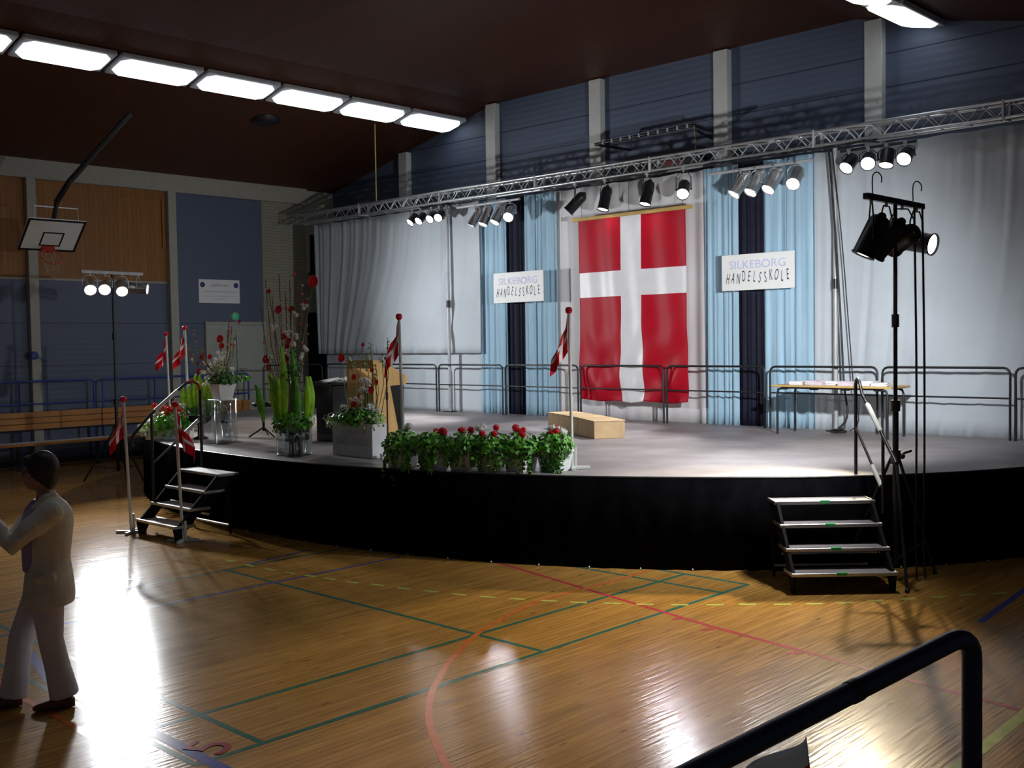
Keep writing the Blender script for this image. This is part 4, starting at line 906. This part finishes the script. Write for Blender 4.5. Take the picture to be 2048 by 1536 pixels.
for x, y, z, s_ in ((-.86, .2, 1.27, .07), (-.5, .2, .73, .07), (-.18, .15, .86, .06), (-.14, .2, .96, .05), (-.52, .3, 1.45, .035), (-.1, .1, 1.12, .035), (-.6, .2, 1.02, .05), (-.55, .15, .66, .06)):
    m = MB(); m.tube([(x*.7-.1, .2, .45), (x*.9-.03, .2, z*.6+.1), (x, y, z)], .006, 5, 1); spathe(m, (x, y-.01, z), s_, (.5, -1, .3)); m.build('red_flower', ['petal_red', 'stem'], t)
for k, (x, z) in enumerate(((-.72, 1.3), (-.6, 1.25), (-.35, 1.3), (-.15, 1.2), (-.25, 1.45), (-.02, 1.35), (.1, 1.5))):
    m = MB(); m.tube([(x*.6-.15, .2, .45), (x*.8, .22, z*.7), (x, .2, z)], .005, 5, 0); leaves(m, (x, .2, z-.08), (.05, .05, .12), 14, .04, rnd, mi=1); m.build('tall_stem', ['stem', 'leaf_pale'], t)
# tall arrangements on clear columns
def clear_columns(t, pts, h, r):
    for (x, y) in pts:
        m = MB(); m.lathe([(r, 0), (r, h), (r-.006, h), (r-.006, .01), (1e-3, .01)], 24, T=Matrix.Translation((x, y, 0))); m.lathe([(r+.004, h*.48), (r+.006, h*.5), (r+.004, h*.52)], 24, T=Matrix.Translation((x, y, 0)), caps=False); m.build('clear_column', 'glass', t)
def tall_arrangement(label, base, zpot, seed, kind):
    rnd = random.Random(seed); t = thing('flower_arrangement', label, 'flowers', base)
    if kind == 0:
        clear_columns(t, [(0, 0), (-.28, -.1), (-.18, .2)], zpot, .125)
        m = MB(); m.bevbox((-.16, -.16, zpot), (.16, .16, zpot+.012), .003)
        a, b, h = .10, .145, .24
        vs = [(-a, -a, zpot+.012), (a, -a, zpot+.012), (a, a, zpot+.012), (-a, a, zpot+.012), (-b, -b, zpot+h), (b, -b, zpot+h), (b, b, zpot+h), (-b, b, zpot+h)]
        m.add(vs, [(0, 3, 2, 1), (0, 1, 5, 4), (1, 2, 6, 5), (2, 3, 7, 6), (3, 0, 4, 7), (4, 5, 6, 7)]); m.build('pot', 'pot_white', t); z0 = zpot+h
        m = MB(); leaves(m, (.02, 0, z0+.07), (.27, .22, .13), 260, .055, rnd, mi=0); leaves(m, (.3, .15, z0+.1), (.2, .1, .06), 60, .05, rnd, mi=1); leaves(m, (-.05, 0, z0+.2), (.18, .15, .16), 120, .05, rnd, mi=2); m.build('foliage', ['leaf_dark', 'leaf', 'leaf_pale'], t)
        whites = [(-.2, .1), (-.12, .18), (-.05, .28), (0, .38), (-.1, .34), (-.28, .2), (-.02, .48), (-.06, .1), (.14, .22), (-.24, .02), (-.16, .26)]
        reds = [(-.02, .66, .075), (0, .56, .06), (-.3, .40, .05), (-.18, .4, .05), (-.12, .06, .08), (-.04, .1, .06), (-.34, .18, .06), (.28, .92, .03), (-.36, .3, .035)]
        talls = [(-.42, .85), (-.5, .62), (.12, .98), (.16, .86), (.2, .7), (.1, .8), (-.3, .55), (.05, .5)]
    else:
        clear_columns(t, [(.1, -.02), (-.13, 0), (0, .2), (-.2, .24)], zpot, .115); z0 = zpot
        m = MB(); leaves(m, (0, .05, z0+.04), (.33, .28, .14), 420, .06, rnd, mi=0); leaves(m, (-.1, .05, z0-.05), (.28, .22, .12), 160, .055, rnd, mi=1); leaves(m, (0, .05, z0+.75), (.2, .15, .3), 130, .05, rnd, mi=1); m.build('foliage', ['leaf', 'leaf_dark'], t)
        rq = Vector((CR.x, CR.y, 0)).normalized()
        for x, y, hh_ in ((-.16, .03, .64), (.3, .1, .6), (-.2, 0, .62), (-.12, .05, .58), (-.02, .1, .6), (.24, 0, .6), (.16, .08, .56), (-.26, .1, .5), (.05, .12, 1.0), (.1, .05, .96)):
            m = MB()
            def lf(u, v): w_ = .055*math.sin(max(.02, min(.98, v*.9+.06))*PI); q = rq*(x*(1+.2*v)+(u-.5)*2*w_); return (q.x-y*.5, q.y+.03*abs(u-.5)*2-.04*v*v-y, z0+.03+hh_*v)
            m.grid(lf, 4, 12); m.build('long_leaf', 'leaf_lime' if hh_ in (.64, .6, 1.0) else 'leaf', t, solid=.003)
        m = MB(); m.lathe([(.05, z0+.2), (.06, z0+.5), (.035, z0+.62), (.03, z0+.7), (.028, z0+.7), (.03, z0+.6), (.045, z0+.2)], 18, T=Matrix.Translation((.03, -.02, 0))); m.build('inner_vase', 'glass', t)
        whites = [(-.22, .88), (0, .95), (.06, 1.05), (-.02, 1.2), (.1, 1.15), (-.18, 1.28), (.22, 1.55), (.12, 1.45), (.16, .9), (.2, 1.0)]
        reds = [(-.3, .85, .07), (-.27, .75, .05), (-.06, .85, .085), (.0, 1.08, .06), (-.05, 1.15, .055), (-.12, 1.5, .07), (.05, 1.5, .06), (.34, 1.86, .10), (-.24, 1.75, .04), (.22, 1.6, .035), (-.02, 1.02, .05)]
        talls = [(-.28, 1.9), (-.1, 1.98), (.1, 2.1), (.04, 1.9), (-.35, 1.6), (.28, 1.75), (-.2, 1.7), (.2, 1.95), (-.02, 1.75)]
    rr = Vector((CR.x, CR.y, 0)).normalized()
    for dx, dz in whites:
        m = MB(); c = rr*dx+Vector((0, 0, z0+dz)); m.tube([Vector((0, 0, z0)), rr*dx*.5+Vector((0, 0, z0+dz*.5)), c], .005, 5, 1)
        for q in range(3): bloom(m, c+Vector((rnd.uniform(-.04, .04), rnd.uniform(-.04, .04), rnd.uniform(-.03, .03))), .032, 22, rnd)
        m.build('white_flower', ['petal_white', 'stem'], t)
    for dx, dz, s_ in reds:
        m = MB(); c = rr*dx+Vector((0, 0, z0+dz)); m.tube([Vector((0, 0, z0)), rr*dx*.6+Vector((0, 0, z0+dz*.6)), c], .006, 5, 1); spathe(m, c, s_, (.6, -.8, .3)); m.build('red_flower', ['petal_red', 'stem'], t)
    for dx, dz in talls:
        m = MB(); c = rr*dx+Vector((0, 0, z0+dz)); m.tube([Vector((0, 0, z0)), rr*dx*.8+Vector((0, 0, z0+dz*.55)), c], .006, 5, 0)
        for q in range(7): leaves(m, rr*(dx*(.85+.02*q))+Vector((0, 0, z0+dz*(.55+.065*q))), (.02, .02, .02), 2, .04, rnd, mi=1 if rnd.random() < .6 else 2)
        m.build('tall_stem', ['twig', 'leaf_pale', 'petal_orange'], t)
    return t
tall_arrangement('tall red and white flower arrangement in a white pot on clear columns', hz(448, 888, 1.0), .66, 61, 0)
tall_arrangement('tallest flower arrangement, green ring of leaves on clear columns', hz(582, 912, 1.0), .42, 62, 1)
# fern bowl and corner flowers
t = thing('fern_bowl', 'bright green upright fern with white flowers in a raised bowl', 'plant', hz(402, 878, 1.0))
rnd = random.Random(71)
m = MB(); m.lathe([(.10, 0), (.12, .02), (.05, .05), (.045, .22), (.17, .30), (.2, .38), (.18, .38), (.1, .3)], 22); m.build('bowl', 'dark', t)
m = MB(); leaves(m, (0, 0, .44), (.34, .28, .13), 260, .06, rnd, mi=0); leaves(m, (.28, .2, .46), (.14, .12, .1), 70, .05, rnd, mi=1); m.build('foliage', ['leaf_dark', 'leaf_pale'], t)
rr = Vector((CR.x, CR.y, 0)).normalized()
for dx, hh_ in ((-.2, .5), (-.04, .78), (.02, .8), (.1, .7), (.26, .42), (-.12, .55), (.16, .55)):
    m = MB(); c0 = rr*dx+Vector((0, 0, .45))
    def fr3(u, v):
        w_ = .07*math.sin(max(.03, min(.97, v*.85+.12))*PI)*(1+.18*math.sin(v*70)); return c0+rr*((u-.5)*2*w_+dx*.25*v)+Vector((.0, -.04*abs(u-.5), hh_*v*.75))
    m.grid(fr3, 4, 40); m.build('frond', 'leaf_lime', t, solid=.002)
for k in range(6):
    m = MB(); c = rr*rnd.uniform(-.3, -.1)+Vector((0, -.15, .46+rnd.uniform(-.05, .1))); bloom(m, c, .03, 24, rnd); m.tube([(0, 0, .38), c], .004, 5, 1); m.build('white_flower', ['petal_white', 'stem'], t)
t = thing('flower_trough', 'low bushy trough of red and white flowers on the left stage corner', 'plant', hz(340, 878, 1.0))
m = MB(); m.bevbox((-.35, -.12, 0), (.35, .12, .16), .01, T=Matrix.Rotation(FA, 4, 'Z')); m.build('trough', 'pot_white', t)
m = MB()
for dx, dz, r_ in ((-.25, .12, .2), (0, .22, .26), (.22, .18, .22), (.0, .1, .3)): leaves(m, rr*dx+Vector((0, 0, .08+dz)), (r_, r_, .17), 210, .065, rnd, mi=0 if dx > -.1 else 1)
leaves(m, rr*(-.3)+Vector((0, 0, .15)), (.25, .2, .15), 120, .05, rnd, mi=2)
m.build('foliage', ['leaf', 'leaf_lime', 'leaf_pale'], t)
for dx, dz in ((-.18, .52), (-.06, .50), (.04, .46), (.10, .44), (.16, .46), (.02, .40), (.22, .42)):
    m = MB(); c = rr*dx+Vector((0, -.05, dz+.02)); bloom(m, c, .052, 34, rnd); m.tube([(0, 0, .16), c], .005, 5, 1); m.build('red_flower', ['petal_red', 'stem'], t)
for dx, dz in ((-.1, .36), (-.06, .4), (-.12, .3), (-.2, .26), (-.28, .12), (-.2, .14), (.2, .3), (-.34, .2), (.05, .2)):
    m = MB(); c = rr*dx+Vector((.05, -.17, dz+.02)); bloom(m, c, .042, 28, rnd); m.tube([(0, 0, .16), c], .004, 5, 1); m.build('white_flower', ['petal_white', 'stem'], t)
# ================================================================== FOREGROUND HANDRAIL
t = thing('stair_handrail', 'thick dark handrail in the foreground at the lower right', 'railing', (4.82, -6.98, 0))
def onray(px, py, d): return CAM+ray(px, py)*d
B = onray(1944, 1262, 2.25); A_ = onray(1280, 1600, 1.72); dv = (A_-B).normalized()
m = MB(); R = .05
cpts = [B+dv*R*1.6+Vector((0, 0, .0))]; 
for k in range(1, 7):
    a = k/7*PI/2; cpts.append(B+dv*R*1.6*(1-math.sin(a))**1.2+Vector((0, 0, -R*1.2*(1-math.cos(a))**1.0)))
m.tube([A_+dv*1.2]+[A_]+cpts+[B+Vector((0, 0, -R*1.4)), Vector((B.x, B.y, .0))], .0205, 20); m.build('rail', 'navy_metal', t, world=True)
m = MB(); q = B.lerp(A_, .42); m.tube([q-dv*.012, q+dv*.012], .0222, 20); m.build('tape_band', 'black_metal', t, world=True)
t = thing('tied_flag', 'corner of a red and white flag tied under the foreground handrail', 'flag', onray(1575, 1500, 1.95))
q0 = onray(1612, 1474, 1.93); q1 = onray(1440, 1568, 1.83)
m = MB(); m.grid(lambda u, v: q0.lerp(q1, u)+Vector((.01*math.sin(u*9+v*4), .012*math.sin(u*7), -.30*v-.01*math.sin(u*11)*v)), 18, 20, lambda u, v: 0 if v > .16+.1*u else 1)
m.build('cloth', ['flag_red', 'flag_white'], t, solid=.002, world=True)
# ================================================================== WOMAN
def loft(m, rings, n=20):
    """rings: (centre, rx vector, ry vector) ellipses joined into a closed tube"""
    vs = []
    for c, a, b in rings:
        c, a, b = Vector(c), Vector(a), Vector(b); vs += [c+a*math.cos(2*PI*k/n)+b*math.sin(2*PI*k/n) for k in range(n)]
    N = len(rings); fs = [(i*n+k, i*n+(k+1) % n, (i+1)*n+(k+1) % n, (i+1)*n+k) for i in range(N-1) for k in range(n)]
    fs += [list(range(n))[::-1], [(N-1)*n+k for k in range(n)]]; m.add(vs, fs, 0, True)
def body_ring(x, y, z, rx, ry): return ((x, y, z), (rx, 0, 0), (0, ry, 0))
def limb(m, pts, rs, n=14, end=True):
    P = [Vector(p) for p in pts]; rg = []
    for i, p in enumerate(P):
        d = (P[min(i+1, len(P)-1)]-P[max(i-1, 0)]).normalized(); a = d.cross(Vector((0, 1, 0))).normalized(); b = d.cross(a).normalized()
        r = rs[i] if isinstance(rs[i], tuple) else (rs[i], rs[i]); rg.append((p, a*r[0], b*r[1]))
    P0_, P1_ = P[0], P[-1]; loft(m, rg, n); 
    for p, r in ((P0_, rs[0]), (P1_, rs[-1]))[:2 if end else 1]:
        r = min(r) if isinstance(r, tuple) else r; m.ball(p, r*.97, 0, 12)
def fuse(m, name, material, parent, voxel, smooth=4):
    o = m.build('tmp', material, None); md = o.modifiers.new('r', 'REMESH'); md.mode = 'VOXEL'; md.voxel_size = voxel; md.use_smooth_shade = True
    ms = o.modifiers.new('s', 'SMOOTH'); ms.iterations = smooth; ms.factor = .5
    dg = bpy.context.evaluated_depsgraph_get(); me = bpy.data.meshes.new_from_object(o.evaluated_get(dg)); me.name = name; bpy.data.objects.remove(o)
    q = bpy.data.objects.new(name, me); col.objects.link(q); q.parent = parent; return q
wb = hz(75, 1415); wo_ang = math.radians(247)
wm = thing('person', 'woman in a cream jacket and white trousers, hands raised, walking left', 'person', (wb.x, wb.y, 0), wo_ang)
b = MB()   # local x forward, y her left, z up
loft(b, [body_ring(-.08, 0, .86, .10, .16), body_ring(-.08, 0, .95, .115, .165), body_ring(-.085, 0, 1.08, .10, .135), body_ring(-.10, 0, 1.22, .115, .155), body_ring(-.11, 0, 1.34, .105, .17), body_ring(-.10, 0, 1.42, .07, .12), body_ring(-.085, 0, 1.46, .05, .055)])
limb(b, [(-.10, 0, 1.42), (-.075, 0, 1.53)], [.05, .047])
# head: skull, jaw, nose, lips, ears; tilted slightly down
hc = Vector((-.058, 0, 1.628))
b.ball(hc, .1, 0, 20, (.98, .76, 1.12)); b.ball(hc+Vector((.035, 0, -.055)), .07, 0, 18, (.9, .78, 1.0)); b.ball(hc+Vector((.055, 0, -.098)), .03, 0, 14, (1, 1, .8))
b.ball(hc+Vector((.082, 0, .03)), .03, 0, 12, (.5, 1.3, .6))
b.tube([hc+Vector((.088, 0, .02)), hc+Vector((.108, 0, -.015)), hc+Vector((.114, 0, -.032)), hc+Vector((.09, 0, -.042))], [.009, .012, .014, .008], 8)
b.ball(hc+Vector((.088, 0, -.062)), .012, 0, 10, (1, 1.7, .5)); b.ball(hc+Vector((.086, 0, -.074)), .012, 0, 10, (1, 1.5, .55))
for s in (1, -1): b.ball(hc+Vector((-.01, s*.077, -.012)), .026, 0, 12, (.75, .35, 1.15)); b.ball(hc+Vector((.066, s*.035, -.03)), .028, 0, 12, (.6, .8, .9))
for s in (1, -1):
    hip = Vector((-.08, s*.085, .88))
    kn, an = (Vector((.10, .09, .48)), Vector((.17, .09, .09))) if s < 0 else (Vector((-.10, .085, .48)), Vector((-.17, .085, .10)))
    kn.y *= s; an.y *= s
    limb(b, [hip, hip.lerp(kn, .5), kn, kn.lerp(an, .35), an], [.085, .072, .052, .05, .034])
    sh = Vector((-.11, s*.185, 1.375)); el = Vector((.12, s*.20, 1.19)) if s > 0 else Vector((.14, s*.17, 1.17)); wr = Vector((.27, s*.11, 1.33)) if s > 0 else Vector((.30, s*.08, 1.33))
    limb(b, [sh, sh.lerp(el, .5), el, el.lerp(wr, .4), wr], [.05, .043, .037, .034, .023])
    fd = (wr-el).normalized(); pc = wr+fd*.05; side_v = Vector((0, 1, 0)); pn = fd.cross(side_v).normalized()
    loft(b, [(wr, side_v*.022, pn*.017), (wr+fd*.03, side_v*.033, pn*.017), (wr+fd*.065, side_v*.037, pn*.015), (wr+fd*.09, side_v*.034, pn*.012)], 14)
    for k, (o_, L) in enumerate(((-.029, .062), (-.010, .072), (.010, .068), (.028, .052))):
        f0 = wr+fd*.085+side_v*o_; f1 = f0+fd*L*.5+pn*(-.010); f2 = f1+(fd*.5-pn*.85).normalized()*L*.33; f3 = f2+(-fd*.2-pn*.9).normalized()*L*.25
        b.tube([f0, f1, f2, f3], [.0095, .009, .0085, .007], 8); b.ball(f3, .0072, 0, 8)
    t0 = wr+fd*.025-side_v*s*.028; t1 = t0-side_v*s*.022+fd*.025-pn*.012; t2 = t1+fd*.026-pn*.014+side_v*s*.004
    b.tube([t0, t1, t2], [.013, .011, .009], 8); b.ball(t2, .0092, 0, 8)
fuse(b, 'body', 'skin', wm, .0055, 3)
h = MB(); h.ball(hc+Vector((-.022, 0, .022)), .117, 0, 22, (.96, .80, 1.06)); h.ball(hc+Vector((-.06, 0, -.035)), .085, 0, 18, (.72, .92, 1.15)); h.ball(hc+Vector((-.055, 0, -.09)), .055, 0, 14, (.7, .95, .8))
h.ball(hc+Vector((.055, 0, .085)), .05, 0, 14, (.95, 1.25, .6)); h.ball(hc+Vector((.085, 0, .06)), .026, 0, 10, (.8, 1.8, .8))
for s in (1, -1): h.ball(hc+Vector((.0, s*.068, .03)), .045, 0, 12, (1.0, .5, 1.2))
fuse(h, 'hair', 'hair', wm, .007, 3)
e_ = MB()
for s in (1, -1): e_.ball(hc+Vector((.083, s*.032, .005)), .009, 0, 10)
e_.build('eyes', 'black_metal', wm)
g_ = MB()
for s in (1, -1):
    cc = hc+Vector((.098, s*.032, .003)); g_.tube([cc+Vector((0, .022*math.cos(a), .017*math.sin(a))) for a in [i*PI/8 for i in range(16)]], .0018, 5, closed=True); g_.tube([cc+Vector((0, s*.022, .004)), hc+Vector((-.0, s*.082, .006))], .0018, 5)
g_.tube([hc+Vector((.1, -.011, .004)), hc+Vector((.1, .011, .004))], .0018, 5); g_.build('spectacles', 'black_metal', wm)
s_ = MB(); loft(s_, [body_ring(-.055, 0, .95, .12, .14), body_ring(-.05, 0, 1.1, .12, .13), body_ring(-.05, 0, 1.25, .13, .13), body_ring(-.06, 0, 1.38, .10, .11), body_ring(-.07, 0, 1.44, .06, .07)]); fuse(s_, 'shirt', 'shirt', wm, .009, 3)
j = MB()
loft(j, [body_ring(-.095, 0, .725, .168, .235), body_ring(-.098, 0, .80, .168, .232), body_ring(-.10, 0, .92, .155, .215), body_ring(-.105, 0, 1.03, .135, .19), body_ring(-.115, 0, 1.15, .14, .20), body_ring(-.13, 0, 1.27, .142, .215), body_ring(-.135, 0, 1.35, .13, .215), body_ring(-.13, 0, 1.405, .10, .17), body_ring(-.115, 0, 1.445, .07, .095), body_ring(-.105, 0, 1.475, .062, .072)], 28)
for s in (1, -1):
    sh = Vector((-.125, s*.185, 1.365)); el = Vector((.12, s*.20, 1.175)) if s > 0 else Vector((.14, s*.17, 1.155)); wr = Vector((.255, s*.118, 1.315)) if s > 0 else Vector((.285, s*.088, 1.315))
    limb(j, [sh, sh.lerp(el, .3), sh.lerp(el, .62)+Vector((0, s*.012, .008)), el+Vector((0, 0, -.01)), el.lerp(wr, .45), el.lerp(wr, .93)], [.085, .078, .07, .068, .06, .056])
    j.tube([Vector((-.16, s*.05, 1.475)), Vector((-.09, s*.075, 1.465)), Vector((-.02, s*.07, 1.38)), Vector((.025, s*.05, 1.22)), Vector((.035, s*.06, 1.1))], [.018, .022, .026, .022, .012], 8)
    j.bevbox((-.14, s*.21-.012, .90), (-.0, s*.21+.012, .955), .008)
    for q in range(5):   # sleeve creases
        c0 = sh.lerp(el, .25+.15*q); j.tube([c0+Vector((-.05, s*.055, .035)), c0+Vector((.0, s*.078, 0)), c0+Vector((.05, s*.045, -.045))], [.008, .017, .008], 6)
fuse(j, 'jacket', 'jacket', wm, .009, 4)
tz = MB(); loft(tz, [body_ring(-.08, 0, .78, .13, .185), body_ring(-.08, 0, .86, .135, .19), body_ring(-.08, 0, .98, .12, .175)])
for s in (1, -1):
    hip = Vector((-.08, s*.09, .86))
    kn, an = (Vector((.09, .095, .48)), Vector((.15, .095, .07))) if s < 0 else (Vector((-.10, .09, .48)), Vector((-.175, .09, .085)))
    kn.y *= s; an.y *= s
    limb(tz, [hip, hip.lerp(kn, .5), kn, kn.lerp(an, .5), an], [(.118, .098), (.1, .088), (.082, .075), (.084, .08), (.098, .088)], 20, end=False)
fuse(tz, 'trousers', 'trousers', wm, .010, 3)
for s, ax, az, tip in ((-1, .15, 0, 0), (1, -.185, 0, .0)):
    sh_ = MB(); y = s*.09; hz_ = .0
    loft(sh_, [((ax-.055, y, .035), (0, .02, 0), (0, 0, .03)), ((ax-.03, y, .045), (0, .034, 0), (0, 0, .045)), ((ax+.05, y, .042), (0, .036, 0), (0, 0, .042)), ((ax+.13, y, .032), (0, .043, 0), (0, 0, .032)), ((ax+.19, y, .024), (0, .032, 0), (0, 0, .024)), ((ax+.215, y, .02), (0, .012, 0), (0, 0, .012))], 16)
    o = fuse(sh_, 'shoe', 'shoe', wm, .006, 2)
ph = MB(); pm = Vector((.385, .01, 1.40)); ph.bevbox(pm-Vector((.012, .05, .03)), pm+Vector((.012, .05, .03)), .005)
po = ph.build('camera', 'black_metal'); po.name = 'compact_camera'; po.location = wm.location; po.rotation_euler.z = wo_ang; tag(po, 'small dark camera held in the hands of the woman', 'camera')
